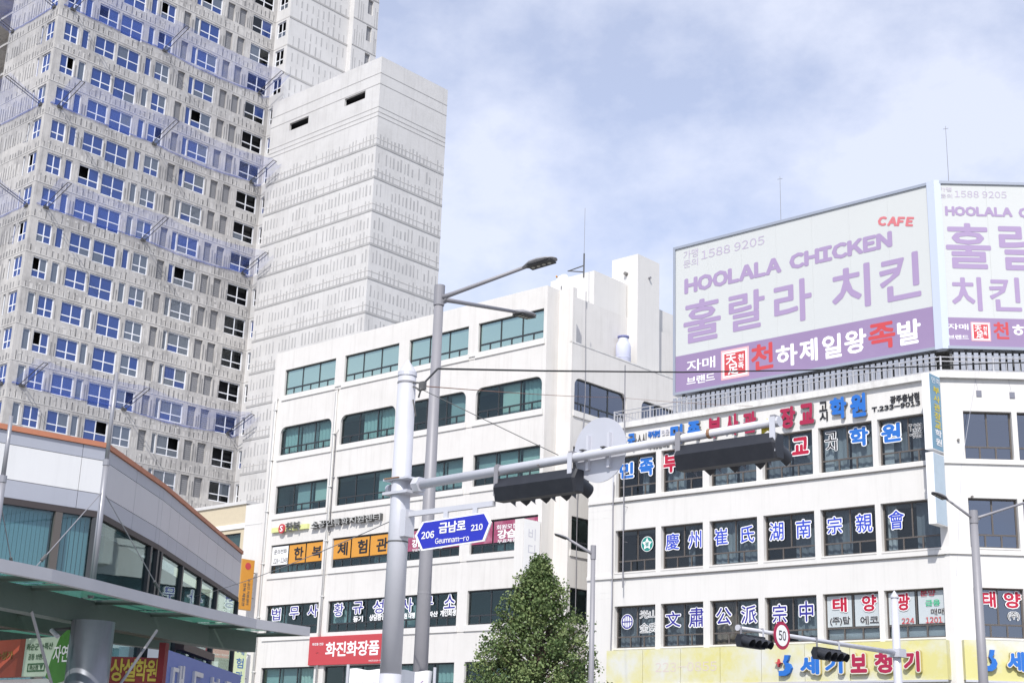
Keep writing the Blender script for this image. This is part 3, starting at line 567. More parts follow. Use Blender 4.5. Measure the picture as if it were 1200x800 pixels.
# yellow fascia signs
M_ysign = mat('faded_yellow_panel', (0.63, 0.59, 0.25), 0.55, noise=1.8, nscale=0.42, col2=(0.64, 0.64, 0.58))
def fascia(fr_, label, u0, u1):
    t_ = thing('yellow_fascia_sign', label, 'sign', fr_.M((u0 + u1) / 2, 0, 5.18)); n = max(2, round((u1 - u0) / 2.1)); 
    for i in range(n):
        a = u0 + (u1 - u0) * i / n; b = u0 + (u1 - u0) * (i + 1) / n; MB(fr_).box(a + 0.012, b - 0.012, -0.30, -0.002, 5.18, 6.62).build('panel', M_ysign, t_)
    MB(fr_).box(u0, u1, -0.34, -0.301, 5.10, 5.175).build('trim', M_galv, t_); return t_
ys = fascia(HF, 'long faded yellow shop sign with blue and red raised letters under the lettered windows', 2.32, 18.3)
lettering('223-0855', HF, pbox(HF, 768, 776, 840, 785.5, -0.3), C_faint, ys, v=-0.305, bold=0.0)
M_gold = mat('letter_gold_rim', (0.55, 0.45, 0.16), 0.6)
for t_, q, m_ in (('세', (937, 768, 960, 789.5), C_blue2), ('기', (966, 767, 987.5, 788.5), C_blue2), ('보', (995.6, 765.5, 1016, 787.5), C_crim), ('청', (1024, 763.5, 1046, 788), C_crim), ('기', (1058, 762.5, 1078, 786.5), C_crim)):
    lettering(t_, HF, pbox(HF, *q, -0.48), m_, ys, v=-0.34, depth=0.12, bold=0.05, ob=0.05, outline=mat('letter_rim', (0.66, 0.64, 0.55), 0.5), name='letter', sidem=M_gold)
def ear_logo(fr_, q, par):
    u0, z0, u1, z1 = pbox(fr_, *q, -0.45); W = u1 - u0; H = z1 - z0
    mb = MB(fr_); pts = [(0.25, 0.0), (0.62, 0.0), (0.88, 0.14), (0.98, 0.36), (0.88, 0.56), (0.68, 0.64), (0.80, 0.78), (0.86, 0.98), (0.60, 0.99), (0.56, 0.80), (0.50, 0.66), (0.62, 0.50), (0.64, 0.36), (0.52, 0.24), (0.25, 0.24)]
    mb.prism([(u0 + a * W, z0 + b * H) for a, b in pts], -0.46, -0.31); mb.build('logo', C_blue2, par)
    mb = MB(fr_); mb.prism([(u0 + (0.22 + 0.2 * (1 if i % 2 == 0 else 0.3) * math.cos(i * math.pi / 4)) * W, z0 + (0.62 + 0.2 * (1 if i % 2 == 0 else 0.3) * math.sin(i * math.pi / 4)) * H) for i in range(8)], -0.46, -0.31); mb.build('logo_star', C_redf, par)
ear_logo(HF, (907, 767, 928, 791), ys)
ys2 = fascia(RR, 'pale yellow shop sign on the right face with blue letters behind the double-arm lamp', 0.25, 9.5)
ear_logo(RR, (1149, 760, 1170, 786), ys2); lettering('세기', RR, pbox(RR, 1180, 762.5, 1222, 787, -0.48), C_blue2, ys2, v=-0.34, depth=0.12, bold=0.05, outline=MATS['letter_rim'], name='letter', sidem=M_gold)
# blue and pale blade signs at the corner
fb = Fr(HF.P(18.5, -1.1, 0), 42.5)
zt = fb.px(1090, 437)[1]; zm = fb.px(1097, 527)[1]; zb = fb.px(1098, 613)[1]
M_bface = mat('steel_blue_face', (0.20, 0.35, 0.47), 0.6, noise=0.2)
tx = []; H1 = zt - zm
for i, (ch, m_) in enumerate((('부', C_yellow), ('사', C_yellow), ('관', C_yellow), ('장', C_yellow), ('교', C_yellow), ('학', C_white), ('원', C_white))): tx.append((ch, 0.28, 0.82, H1 - 0.75 - 0.34 * i, H1 - 0.47 - 0.34 * i, m_, dict(bold=0.03)))
tx.append(('민족', 0.2, 0.9, H1 - 0.35, H1 - 0.12, C_white, dict(bold=0.0)))
blade('blue_blade_sign', 'steel blue vertical blade sign with yellow letters at the building corner', 18.36, -1.05, -0.1, zm, zt, 0.30, M_bface, C_white, tx)
blade('pale_blade_sign', 'blank pale blue vertical blade sign below the blue one', 18.36, -1.05, -0.1, zb, zm - 0.12, 0.30, mat('pale_blue_face', (0.50, 0.60, 0.68), 0.6, noise=0.2), C_white)
for x, y in ((1147, 461), (1186, 463)):  # thin dark plates stand in for floodlight shadows on this wall
    u, z = RR.px(x, y); MB(RR).box(u - 0.10, u + 0.10, -0.03, 0.001, z - 0.12, z + 0.12).build('junction_or_shadow_box', mat('shadow_grey_blue', (0.20, 0.205, 0.25), 0.6), RB); MB(RR).tube([(u - 0.02, -0.012, z + 0.12), (u - 0.1, -0.012, 16.66)], 0.008, 5).build('wire', M_galv, RB)
MB(RR).tube([(1.35, -0.015, 16.6), (0.62, -0.015, 13.2), (0.2, -0.02, 9.0)], 0.008, 5).build('wire', M_galv, RB)
# roof railing
rl = thing('roof_railing', 'grey metal roof railing running round the corner under the billboard', 'railing', HF.M(10, 0, 16.93))
M_rail = mat('railing_grey', (0.50, 0.50, 0.52), 0.5, 0.3)
for fr_, a, b in ((HF, 2.35, 18.5), (RR, 0.05, 11.8)):
    for z in (17.53, 17.36, 17.0): MB(fr_).tube([(a, 0.02, z), (b, 0.02, z)], 0.022, 6).build('rail', M_rail, rl)
    n = int((b - a) / 0.17); mbp = MB(fr_)
    for i in range(n + 1):
        u = a + (b - a) * i / n
        if i % 12 == 0: MB(fr_).box(u - 0.03, u + 0.03, -0.01, 0.05, 16.93, 17.56).build('post', M_rail, rl)
        elif fr_ is HF: inst('baluster', shared(('baluster',), lambda mb: (mb.box(-0.012, 0.012, -0.012, 0.012, 0, 0.37), M_rail)[1]), rl, fr_.M(u, 0.02, 16.99))
        else:
            if i % 3 == 0: inst('baluster', CACHE[('baluster',)], rl, fr_.M(u, 0.02, 16.99))
for k in range(20): inst('baluster', CACHE[('baluster',)], rl, Fr(HF.P(2.35, 0, 0), 42.5).M(0.2 + k * 0.17, 0, 16.99))
for z in (17.53, 17.0): MB(Fr(HF.P(2.35, 0, 0), 42.5)).tube([(0, 0, z), (3.6, 0, z)], 0.022, 6).build('rail', M_rail, rl)
# ---- billboard
VB = 0.8
BF = Fr(HF.P(0, VB, 0), 132.5); bq = BF.P(18.32, 0, 0); BR_ = Fr(bq, 92)
bb = thing('rooftop_billboard', 'huge two-sided white and mauve rooftop billboard at the building corner', 'billboard', BF.M(12, 0, 16.93))
M_bw = mat('billboard_white', (0.575, 0.59, 0.58), 0.55, noise=0.16, nscale=0.3, streak=0.12, col2=(0.6, 0.64, 0.62)); M_bfr = mat('billboard_frame', (0.36, 0.39, 0.45), 0.45, 0.3); M_bcor = mat('billboard_corner_post', (0.58, 0.63, 0.74), 0.45, 0.2)
ZB0, ZB1 = 18.08, 25.28
for fr_, a, b in ((BF, 5.17, 18.0), (BR_, 0.12, 9.5)):
    ns = 7 if fr_ is BF else 5
    for i in range(ns): x0 = a + 0.1 + (b - a - 0.12) * i / ns; MB(fr_).box(x0 + 0.002, x0 + (b - a - 0.12) / ns - 0.002, 0.002, 0.3, ZB0 + 0.12, ZB1 - 0.12).build('panel', M_bw, bb)
    zband = fr_.px(1093, 359)[1] if fr_ is BF else fr_.px(1104.7, 371.5)[1]
    MB(fr_).box(a + 0.1, b - 0.02, -0.004, 0.001, ZB0 + 0.12, zband).build('colour_band', mat('mauve_print', (0.295, 0.215, 0.365), 0.55, noise=0.25, nscale=0.4, col2=(0.39, 0.31, 0.46)), bb)
    MB(fr_).box(a - 0.02, b, -0.06, 0.34, ZB1 - 0.12, ZB1).build('frame', M_bfr, bb); MB(fr_).box(a - 0.02, b, -0.06, 0.34, ZB0, ZB0 + 0.12).build('frame', M_bfr, bb)
    MB(fr_).box(a - 0.02, a + 0.1, -0.058, 0.338, ZB0 + 0.12, ZB1 - 0.12).build('frame', M_bfr if fr_ is BF else M_bcor, bb)
mb = MB(); ps = [BF.P(17.99, -0.08, 0), BF.P(18.33, -0.10, 0), BR_.P(0.16, -0.08, 0), BR_.P(0.16, 0.3, 0), BF.P(17.99, 0.3, 0)]
polyslab(ps, ZB0 - 0.01, ZB1 + 0.02, 'corner_post', M_bcor, bb)
# supporting steel below and behind
mb = MB(BF)
for i in range(14): u = 5.6 + i * 0.94; mb.box(u - 0.05, u + 0.05, 0.10, 0.2, 16.93, ZB0)
for i in range(13):
    u = 5.6 + i * 0.94; mb.tube([(u, 0.3, 17.0), (u + 0.94, 0.3, 18.0)], 0.035, 5)
mb.build('support_frame', C_dgrey, bb)
MB(BF).box(5.3, 17.9, 1.2, 1.3, 16.93, 24.0).build('back_sheet', C_dgrey, bb)
mb = MB(BR_)
for i in range(16): u = 0.3 + i * 0.62; mb.box(u - 0.05, u + 0.05, 0.10, 0.2, 16.93, ZB0)
mb.build('support_frame', C_dgrey, bb); MB(BR_).box(0.3, 9.4, 1.2, 1.3, 16.93, 24.0).build('back_sheet', C_dgrey, bb)
MB(BF).box(5.2, 18.2, 0.32, 1.2, 18.2, 18.25).build('walkway', C_dgrey, bb)
M_sheet = mat('corrugated_sheet', (0.36, 0.38, 0.43), 0.5, 0.2, noise=0.3, nscale=2)
for fr_, a, b in ((BF, 5.3, 18.1), (BR_, 0.25, 9.4)):
    n = int((b - a) / 0.26)
    for i in range(n): inst('slat', shared(('slat',), lambda mb: (mb.box(-0.085, 0.085, -0.02, 0.02, 0, 0.92), M_sheet)[1]), bb, fr_.M(a + (b - a) * (i + 0.5) / n, -0.30, 16.93))
    MB(fr_).box(a, b, -0.275, -0.25, 17.7, 17.76).build('slat_rail', M_sheet, bb)
def bt(body, q, m_, fr_=BF, **k): k.setdefault('bold', 0.015); return lettering(body, fr_, pbox(fr_, *q, 0), m_, bb, v=-0.006, **k)
bt('가맹', (801, 294.8, 818, 300.3), C_ltmauve, bold=0); bt('문의', (801, 305.8, 818, 310.5), C_ltmauve, bold=0); bt('1588 9205', (821.8, 294.5, 895.9, 286), C_ltmauve, bold=0)
bt('HOOLALA', (802, 327, 916, 319), C_purple, bold=0.06); bt('CHICKEN', (924.8, 298.5, 1046, 289), C_purple, bold=0.06); bt('CAFE', (1028.6, 253.5, 1071.3, 254.5), flat('salmon_red', (0.62, 0.18, 0.20)), bold=0.065, shear=0.2, tilt=-0.42)
for ch, q in (('훌', (801, 355, 845, 395)), ('랄', (853.7, 346, 896.8, 381.5)), ('라', (906.5, 333.5, 952, 373.5)), ('치', (974, 317, 1021, 358)), ('킨', (1029.5, 304, 1080, 346.5))): bt(ch, q, C_purple, bold=0.02)
bt('자매', (804.7, 423, 838.3, 430), C_white, bold=0.01); bt('브랜드', (804.7, 442, 838, 445.5), C_white, bold=0.02)
def seal(fr_, q):
    u0, z0, u1, z1 = pbox(fr_, *q); sm = flat('seal_red', (0.56, 0.07, 0.08))
    MB(fr_).box(u0, u1, -0.010, -0.005, z0, z1).build('seal_border', flat('seal_pink', (0.8, 0.45, 0.47)), bb)
    e = 0.06 * (u1 - u0); MB(fr_).box(u0 + e, u1 - e, -0.014, -0.0105, z0 + e, z1 - e).build('seal_edge', C_white, bb); e *= 2
    MB(fr_).box(u0 + e, u1 - e, -0.018, -0.0145, z0 + e, z1 - e).build('seal', sm, bb); w_ = u1 - u0; h_ = z1 - z0
    for ch, a, b, c_, d_ in (('天', .18, .55, .5, .84), ('足', .25, .62, .14, .5), ('천', .62, .82, .55, .78), ('족', .62, .82, .28, .5)): lettering(ch, fr_, (u0 + a * w_, z0 + c_ * h_, u0 + b * w_, z0 + d_ * h_), C_white, bb, v=-0.020, bold=0.02)
seal(BF, (845, 411.5, 878, 440)); 
SR = MATS['paint_seal_red']
for ch, q, m_ in (('천', (880, 405, 906.5, 430.5), SR), ('하', (909, 406, 935, 427), C_white), ('제', (936.5, 399, 958.7, 422), C_white), ('일', (963, 394, 986.8, 417.5), C_white), ('왕', (989, 388.5, 1016, 411.5), C_white), ('족', (1017, 381, 1050, 406), SR), ('발', (1051, 377.5, 1080, 401), C_white)): bt(ch, q, m_, bold=0.03, **(dict(outline=C_white, ob=0.04) if m_ is SR else {}))
bt('가맹', (1100.5, 219.5, 1115, 225), C_ltmauve, BR_, bold=0); bt('문의', (1101.5, 227.3, 1116, 232.5), C_ltmauve, BR_, bold=0); bt('1588 9205', (1118.4, 223.5, 1179.8, 232.5), C_ltmauve, BR_, bold=0)
bt('HOOLALA', (1107, 241.5, 1186.8, 254.5), C_purple, BR_, bold=0.06); bt('CHICKEN', (1193, 243.5, 1272, 257), C_purple, BR_, bold=0.06)
for ch, q in (('훌', (1106.8, 261, 1163, 315.5)), ('랄', (1169, 262.5, 1225, 317.5)), ('라', (1232, 264, 1288, 319)), ('치', (1114, 324, 1152, 364.5)), ('킨', (1158, 324.5, 1198, 365))): bt(ch, q, C_purple, BR_, bold=0.02)
bt('자매', (1110, 379, 1135, 386.5), C_white, BR_); bt('브랜드', (1110.5, 392, 1135.5, 397.8), C_white, BR_, bold=0.02); seal(BR_, (1137.3, 377.3, 1161.5, 399.8))
bt('천', (1163.5, 377, 1183, 397.5), SR, BR_, bold=0.03, outline=C_white, ob=0.04); bt('하제일왕', (1186, 380, 1268, 398), C_white, BR_, bold=0.03)
# masts behind the billboard and a tank on the roof
for lab, x, ys_, zt in (('thin antenna mast behind the left part of the billboard', 914, 207, 2), ('thin antenna mast behind the billboard corner', 1108, 148, 3)):
    u, z = BF.px(x, ys_, 4.0); p = BF.P(u, 4.0, 0)
    t_ = thing('antenna_mast', lab, 'antenna', Matrix.Translation((p.x, p.y, 16.93))); MB().tube([(p.x, p.y, 16.9), (p.x, p.y, z)], [0.03, 0.010], 6).build('mast', M_galvdark, t_)
    for k in range(1): MB().tube([(p.x - 0.12, p.y, z - 0.15 - 0.12 * k), (p.x + 0.12, p.y, z - 0.10 - 0.12 * k)], 0.010, 4).build('element', M_galvdark, t_)
p = HS.P(4.75, 0.50, 21.2); z = 23.35
tk = thing('water_tank', 'lavender blue water tank on the side terrace of the office block', 'tank', Matrix.Translation(p))
mb = MB(); mb.tube([(p.x, p.y, 21.2), (p.x, p.y, z - 0.62), (p.x, p.y, z - 0.45), (p.x, p.y, z - 0.3), (p.x, p.y, z - 0.12)], [0.40, 0.40, 0.35, 0.26, 0.26], 24); mb.build('tank_body', mat('lavender_plastic', (0.56, 0.58, 0.72), 0.4), tk, True)
MB().tube([(p.x, p.y, z - 0.12), (p.x, p.y, z - 0.05), (p.x, p.y, z)], [0.31, 0.31, 0.15], 24).build('lid', mat('lavender_dark', (0.2, 0.21, 0.42), 0.4), tk)
for k in range(2): MB().tube([(p.x, p.y, 21.6 + k * 0.5), (p.x, p.y, 21.65 + k * 0.5)], 0.41, 24).build('rib', MATS['lavender_plastic'], tk)

# ================================================================ concrete tower under construction
A0 = at_depth(47, 172, 104)
TF = Fr(A0, 42.5); TL = Fr(A0, 132.5)
TW = thing('apartment_tower', 'unfinished grey concrete apartment tower with blue-filmed windows and safety nets', 'building', TF.M(10, 4, 0))
LB = TF.px(303.5, 250)[0]
TB = Fr(TF.P(LB, 0, 0), 132.5)           # return face (front-parallel)
FLR = [(55.88 - 2.92 * k) for k in range(-7, 13)]
UPR = [('w', .75, 1.95), ('n', 2.37, 2.97), ('w', 3.64, 5.45), ('g', 5.77, 7.83), ('n', 8.46, 9.03), ('w', 9.48, 10.88), ('l', 11.78, 12.46), ('n', 12.95, 13.45), ('w', 13.57, 15.61), ('l', 16.27, 17.0), ('l', 17.6, 18.36), ('d', 19.15, 21.3)]
LOW = [('n', .72, 1.31), ('w', 1.63, 2.91), ('w', 3.65, 5.46), ('n', 5.73, 6.32), ('g', 6.89, 8.93), ('w', 9.45, 11.05), ('l', 11.8, 12.5), ('n', 13.1, 13.5), ('w', 13.64, 15.75), ('l', 16.27, 17.06), ('l', 17.6, 18.4), ('d', 19.2, 21.3)]
LEFT = [('w', -1.72, -0.42), ('n', -2.55, -2.15)]
th = []; tl_ = []; tb_ = []
TMOD = []
for zt in FLR:
    lay = UPR if zt > 37 else LOW
    for ty, a, b in lay:
        a, b = (a - 0.05, b + 0.05) if ty in 'wgd' else (a - 0.02, b + 0.02)
        c = zt - (1.92 if ty == 'g' else 1.70); th.append((a, b, c, zt)); TMOD.append((TF, ty, a, b, c, zt))
    for ty, a, b in LEFT: tl_.append((a, b, zt - 1.70, zt)); TMOD.append((TL, ty, a, b, zt - 1.70, zt))
    a, b = (0.28, 1.55) if zt > 59.5 else (0.2, 0.98)
    tb_.append((a, b, zt - 1.6, zt)); TMOD.append((TB, 'r', a, b, zt - 1.6, zt))
ZTOP = FLR[0] + 1.0
MB(TF).wall(0, LB, 0, ZTOP, th, 0.24).build('wall', M_conc, TW)
mb = MB(TL); mb.wall(-8.1, 0, 0, ZTOP, tl_, 0.24); mb.face((-8.1, 0, 0), (-8.1, 0, ZTOP), (-8.1, 2.5, ZTOP), (-8.1, 2.5, 0)); mb.wall(-24, -8.1, 0, ZTOP, [], 0.2, 2.5); mb.build('wall', M_conc, TW)
for zt in FLR: MB(TL).box(-16, -8.12, 0.4, 2.5, zt + 0.75, zt + 0.95).build('balcony_slab', M_conc, TW)
MB(TB).wall(0, 2.0, 0, ZTOP, tb_, 0.24).build('wall', M_conc_light, TW)
TE = Fr(TB.P(2.0, 0, 0), 42.5); TE2 = TE.at(7.14, -0.65, 42.5)
mb = MB(TE); mb.wall(0, 7.14, 0, ZTOP, [], 0.2); mb.face((7.14, 0, 0), (7.14, -0.65, 0), (7.14, -0.65, ZTOP), (7.14, 0, ZTOP)); mb.build('wall', M_conc_light, TW)
eh = [(1.75, 2.42, zt - 1.6, zt) for zt in FLR if zt > 55]
MB(TE2).wall(0, 3.15, 0, ZTOP, eh, 0.3).build('wall', M_conc_light, TW)
for h in eh: MB(TE2).box(h[0], h[1], 0.2, 0.25, h[2], h[3]).build('louver', M_louver, TW)
MB(TF).box(0.9, LB + 9, 1.1, 1.15, 0, ZTOP).build('interior', M_dark, TW); MB(TL).box(-8, -0.9, 1.1, 1.15, 0, ZTOP).build('interior', M_dark, TW); MB(TB).box(0.0, 1.9, 1.0, 1.05, 0, ZTOP).build('interior', M_dark, TW)
mb = MB(TF); mb.box(0.1, LB + 12, 0.3, 20, ZTOP - 0.3, ZTOP); mb.build('roof', M_conc, TW)
rt_ = random.Random(11)
def tower_window(fr_, ty, a, b, c, d, idx):
    if ty == 'l':
        o = inst('louver', shared(('louver', round(b - a, 2), round(d - c, 2)), lambda mb: ([mb.box(0, b - a, 0.0, 0.03, (d - c) * i / 10, (d - c) * i / 10 + (d - c) / 10 - 0.03) for i in range(10)] + [mb.box(0, b - a, 0.04, 0.05, 0, d - c)], M_louver)[1]), TW, fr_.M(a, 0.16, c)); return
    far = ty in 'dr'; dull = (not far) and a > 9 and fr_ is TF
    def vary(k):
        x = rt_.random()
        if far: return G_dull if x < 0.15 else (G_grey if x < 0.85 else G_blue)
        if dull: return G_dull if x < (0.75 if d < 50 else 0.35) else G_blue
        return G_blue if x < 0.93 else G_dull
    sk = []
    pr = 0.30 if far else (0.55 if (dull and d > 61) else 0.25)
    if ty in 'wgd' and rt_.random() < pr: sk = [rt_.choice([0, 0, 1])]
    if far and rt_.random() < 0.55: sk = [0, 1] if rt_.random() < 0.5 else [0, 1, 2, 3]
    if ty == 'n': window(TW, fr_, a, b, c, d, 1, 0, 0.3, M_pvc, G_blue if not dull else G_dull, bar=0.07, recess=0.10, vary=lambda k: G_blue if d > 40 and rt_.random() < .8 else G_dull)
    else: window(TW, fr_, a, b, c, d, 2, 2, 0.44 if ty == 'g' else 0.36, M_pvc, G_blue, bar=0.085, recess=0.10, skip=sk, vary=vary)
for i, m_ in enumerate(TMOD):
    if m_[5] < 17 and m_[0] is TF and m_[2] < 15: continue
    tower_window(*m_, i)
# formwork relief on the concrete: strips proud of the wall, in three tones
def strips(fr_, parent, zones, seed, mats=(M_strip, M_strip2, M_band), y=-0.0):
    r = random.Random(seed); mb = MB(fr_)
    for u0, u1, z0, z1, step, wd, tone in zones:
        n = max(1, int((u1 - u0) / step))
        for i in range(n):
            u = u0 + (i + 0.5) * (u1 - u0) / n + r.uniform(-0.04, 0.04); h = (z1 - z0) * r.uniform(0.55, 1.0); w_ = wd * r.uniform(0.55, 1.3)
            if r.random() < 0.10: continue
            mb.mi = tone; mb.box(u - w_ / 2, u + w_ / 2, -0.014 + y, y + 0.002, z0, z0 + h, skip='k')
    return mb.build('formwork_relief', list(mats), parent, kind='stuff')
zn = []
for zt in FLR:
    zb = zt - 1.66
    zn += [(0.1, LB - 0.1, zb - 1.02, zb - 0.45, 0.47, 0.24, 1), (0.1, LB - 0.1, zb - 0.98, zb - 0.20, 0.47, 0.10, 0), (0.3, LB - 0.1, zb - 0.50, zb - 0.30, 0.8, 0.2, 1)]
    lay = UPR if zt > 37 else LOW
    for (t1, a1, b1), (t2, a2, b2) in zip(lay, lay[1:]):
        if a2 - b1 > 0.3: zn.append((b1 + 0.05, a2 - 0.05, zb + 0.02, zt - 0.05, 0.22, 0.10, rt_.choice([0, 0, 1])))
strips(TF, TW, zn, 1)
zn = []
for zt in FLR: zn += [(-8.0, -0.1, zt - 2.6, zt - 2.05, 0.42, 0.16, 0), (-8.0, -2.75, zt - 1.5, zt - 0.1, 0.40, 0.11, 0), (-8.0, -2.75, zt - 1.4, zt - 0.2, 0.55, 0.18, 1)]
strips(TL, TW, zn, 2)
for zt in FLR:
    z = zt + 0.22
    for fr_, a, b in ((TF, 0, LB), (TL, -8.1, 0), (TB, 0, 2.0)): MB(fr_).box(a, b, -0.022, -0.0005, z, z + 0.07).build('floor_joint', M_strip2, TW)
zn = []; zn2 = []
for zt in FLR:
    if zt > 56:
        zn += [(0.3, 7.0, zt - 1.25, zt - 0.15, 0.62, 0.12, 0), (0.3, 7.0, zt - 2.55, zt - 1.45, 0.62, 0.12, 0)]; zn2 += [(0.1, 1.6, zt - 2.6, zt - 0.2, 0.3, 0.10, 0), (2.6, 3.1, zt - 2.6, zt - 0.2, 0.2, 0.10, 0)]
        MB(TE).box(0, 7.12, -0.03, -0.001, zt + 0.12, zt + 0.30).build('floor_band', M_band, TW)
        MB(TE2).box(0, 3.13, -0.03, -0.001, zt + 0.12, zt + 0.22).build('floor_band', M_band, TW)
DASH = (mat('form_dash_grey', (0.44, 0.435, 0.435), 0.9, noise=0.4, nscale=1.1), M_strip2, M_band)
strips(TE, TW, zn, 3, DASH); strips(TE2, TW, zn2, 4, DASH)
# ---- plain lift block in front of the tower's right end
BK = TB.at(0, -0.3, 132.5)
u1 = BK.px(447.6, 66.3)[0]; u0b = BK.px(320, 122)[0]; ZBK = BK.px(447.6, 66.3)[1]
BS = Fr(BK.P(u1, 0, 0), 42.5); bd = BS.px(524.8, 106.6)[0]
bk = thing('concrete_block_wing', 'pale windowless concrete wing with two slots and dashed formwork marks', 'building', BK.M((u0b + u1) / 2, 0, 0))
slots = [(*[BK.px(340, 139)[0], BK.px(361.5, 140)[0]], BK.px(350, 142)[1] - 0.62, BK.px(350, 142)[1] + 0.12), (BK.px(404, 116)[0], BK.px(428, 112)[0], BK.px(416, 115)[1] - 0.42, BK.px(416, 115)[1] + 0.32)]
mb = MB(BK); mb.wall(u0b, u1, 0, ZBK, slots, 0.22); mb.face((u0b, 0, 0), (u0b, 0, ZBK), (u0b, bd, ZBK), (u0b, bd, 0)); mb.face((u0b, 0, ZBK), (u1, 0, ZBK), (u1, bd, ZBK), (u0b, bd, ZBK)); mb.build('wall', M_conc_light, bk)
for s_ in slots: MB(BK).box(s_[0] - 0.3, s_[1] + 0.3, 0.221, 3.0, s_[2] - 0.3, s_[3] + 0.02, skip='f').build('slot_interior', M_dark, bk)
mb = MB(BS); mb.wall(0, bd, 0, ZBK, [], 0.2); mb.face((bd, 0, 0), (bd, 3, 0), (bd, 3, ZBK), (bd, 0, ZBK)); mb.build('wall', M_conc_light, bk)
BANDS = [50.85 - 2.935 * k for k in range(0, 14)]
for fr_, a, b in ((BK, u0b, u1), (BS, 0.0, bd)):
    zn = [(a + 0.2, b - 0.15, BANDS[0] + 0.12, BANDS[0] + 1.15, 0.42, 0.15, 0)]
    for z in BANDS[1:]: zn += [(a + 0.2, b - 0.15, z + 0.15, z + 1.2, 0.42, 0.14, 0), (a + 0.2, b - 0.15, z + 1.45, z + 2.6, 0.42, 0.15, 0)]
    strips(fr_, bk, zn, 5 if fr_ is BK else 6, mats=(mat('form_dash_grey', (0.44, 0.435, 0.435), 0.9, noise=0.4, nscale=1.1), M_strip2, M_band))
    for z in BANDS:
        MB(fr_).box(a, b, -0.030, -0.001, z - 0.06, z + 0.14).build('floor_band', mat('form_band_mid', (0.43, 0.425, 0.42), 0.9, noise=0.5, nscale=0.9), bk)
        MB(fr_).box(a, b, -0.018, -0.0008, z + 0.62, z + 0.66).build('joint', M_strip2, bk)
    for z in (57.5, 56.5, 54.35, 53.5, 53.9): MB(fr_).box(a, b, -0.016, -0.001, z - 0.025, z + 0.025).build('joint', M_band, bk)
# ---- safety nets on outrigger frames
NAMES = {60.0: 'highest', 51.2: 'second highest', 42.5: 'third highest', 28.0: 'lowest'}
for zl, nm in NAMES.items():
    nt_ = thing('safety_net', f'{nm} translucent blue safety net fixed round the concrete tower corner', 'net', TF.M(0, 0, zl), 'nets round the tower')
    rr = random.Random(int(zl))
    for fr_, a, b, posts in ((TF, 0.35, LB - 0.1, (1.0, 10.0, 20.4)), (TL, -8.0, -0.35, (-1.0, -7.6))):
        n = 34 if fr_ is TF else 14; mb = MB(fr_); grid = []
        allp = sorted(posts)
        for i in range(n + 1):
            u = a + (b - a) * i / n; pv = max([q for q in allp if q <= u], default=a); nx = min([q for q in allp if q > u], default=b)
            f_ = (u - pv) / max(0.5, nx - pv); sag = 4 * f_ * (1 - f_); col = []
            for j in range(6):
                g_ = j / 5; col.append(mb.pt((u, -0.03 - 3.1 * g_, zl + 0.10 + 1.35 * g_ - sag * (0.16 * g_ + (0.34 if (fr_ is TF and u > 10) else 0.10)) - 0.12 * math.sin(math.pi * g_) + rr.uniform(-0.03, 0.03))))
            grid.append(col)
        for i in range(n):
            for j in range(5): mb.idx(grid[i][j], grid[i + 1][j], grid[i + 1][j + 1], grid[i][j + 1])
        mb.build('net_sheet', NET, nt_, True)
        MB(fr_).tube([fr_ and (lambda p: ((p - fr_.o).dot(fr_.U), (p - fr_.o).dot(fr_.V), p.z))(mb.v[c_[0]]) for c_ in grid], 0.06, 6).build('gathered_edge', NETR, nt_, True)
        for q in posts:
            for o_ in (0.0, 0.35): MB(fr_).tube([(q + o_, 0.02, zl + 0.05), (q + o_, -3.2, zl + 1.25)], 0.035, 6).build('outrigger', C_dgrey, nt_)
            MB(fr_).tube([(q + 0.0, -3.2, zl + 1.25), (q + 0.35, -3.2, zl + 1.25)], 0.03, 5).build('crossbar', C_dgrey, nt_)
            MB(fr_).box(q - 0.05, q + 0.40, -0.12, -0.002, zl - 0.10, zl + 0.12).build('wall_bracket', C_dgrey, nt_)

# ================================================================ small beige building between
bp = at_depth(283, 591, 95); BE = Fr(bp, 132.5); zt = bp.z
be = thing('beige_building', 'small beige rendered building glimpsed between the panel building and the office block', 'building', BE.M(-3, 0, 0))
MB(BE).wall(-7, 0.6, 0, zt, [(-5, 0.2, zt - 3.4, zt - 1.9)], 0.2).build('wall', mat('beige_render', (0.60, 0.52, 0.38), 0.85, noise=0.15), be)
MB(BE).box(-7, 0.6, 0.21, 8, 0, zt - 0.01).build('interior', M_room, be)
MB(BE).box(-7.05, 0.65, -0.08, -0.001, zt - 1.62, zt - 1.3).build('string_course', C_white, be); MB(BE).box(-7.05, 0.65, -0.1, 8, zt, zt + 0.22).build('roof_edge', M_conc_light, be)
window(be, BE, -4.98, 0.18, zt - 3.39, zt - 1.91, 3, 0, 0.3, M_alu, G_teal, recess=0.1)

# ================================================================ grey panel building on the left
lc = at_depth(125, 519, 36); LF = Fr(lc, 48); ZL = lc.z
LR1 = Fr(lc, 2.5); p2 = LR1.P(5.6, 0, 0); LR2 = Fr(p2, -0.2)
lb = thing('panel_building', 'low grey metal-panel building with orange coping and teal glass beside the bus canopy', 'building', LF.M(0, 1, 0))
M_pn = mat('grey_panel', (0.39, 0.405, 0.46), 0.45, 0.0, noise=0.12, nscale=0.6, streak=0.12); M_pw = mat('white_panel', (0.72, 0.72, 0.72), 0.45, noise=0.08, nscale=0.5, streak=0.15); M_cop = mat('terracotta_coping', (0.50, 0.20, 0.115), 0.6, noise=0.3, nscale=2)
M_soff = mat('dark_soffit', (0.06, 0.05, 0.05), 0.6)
pxs = [160.5, 187.5]; j1 = [0.0] + [LR1.px(x, 560 + (x - 160) * 0.6)[0] for x in pxs] + [5.6]
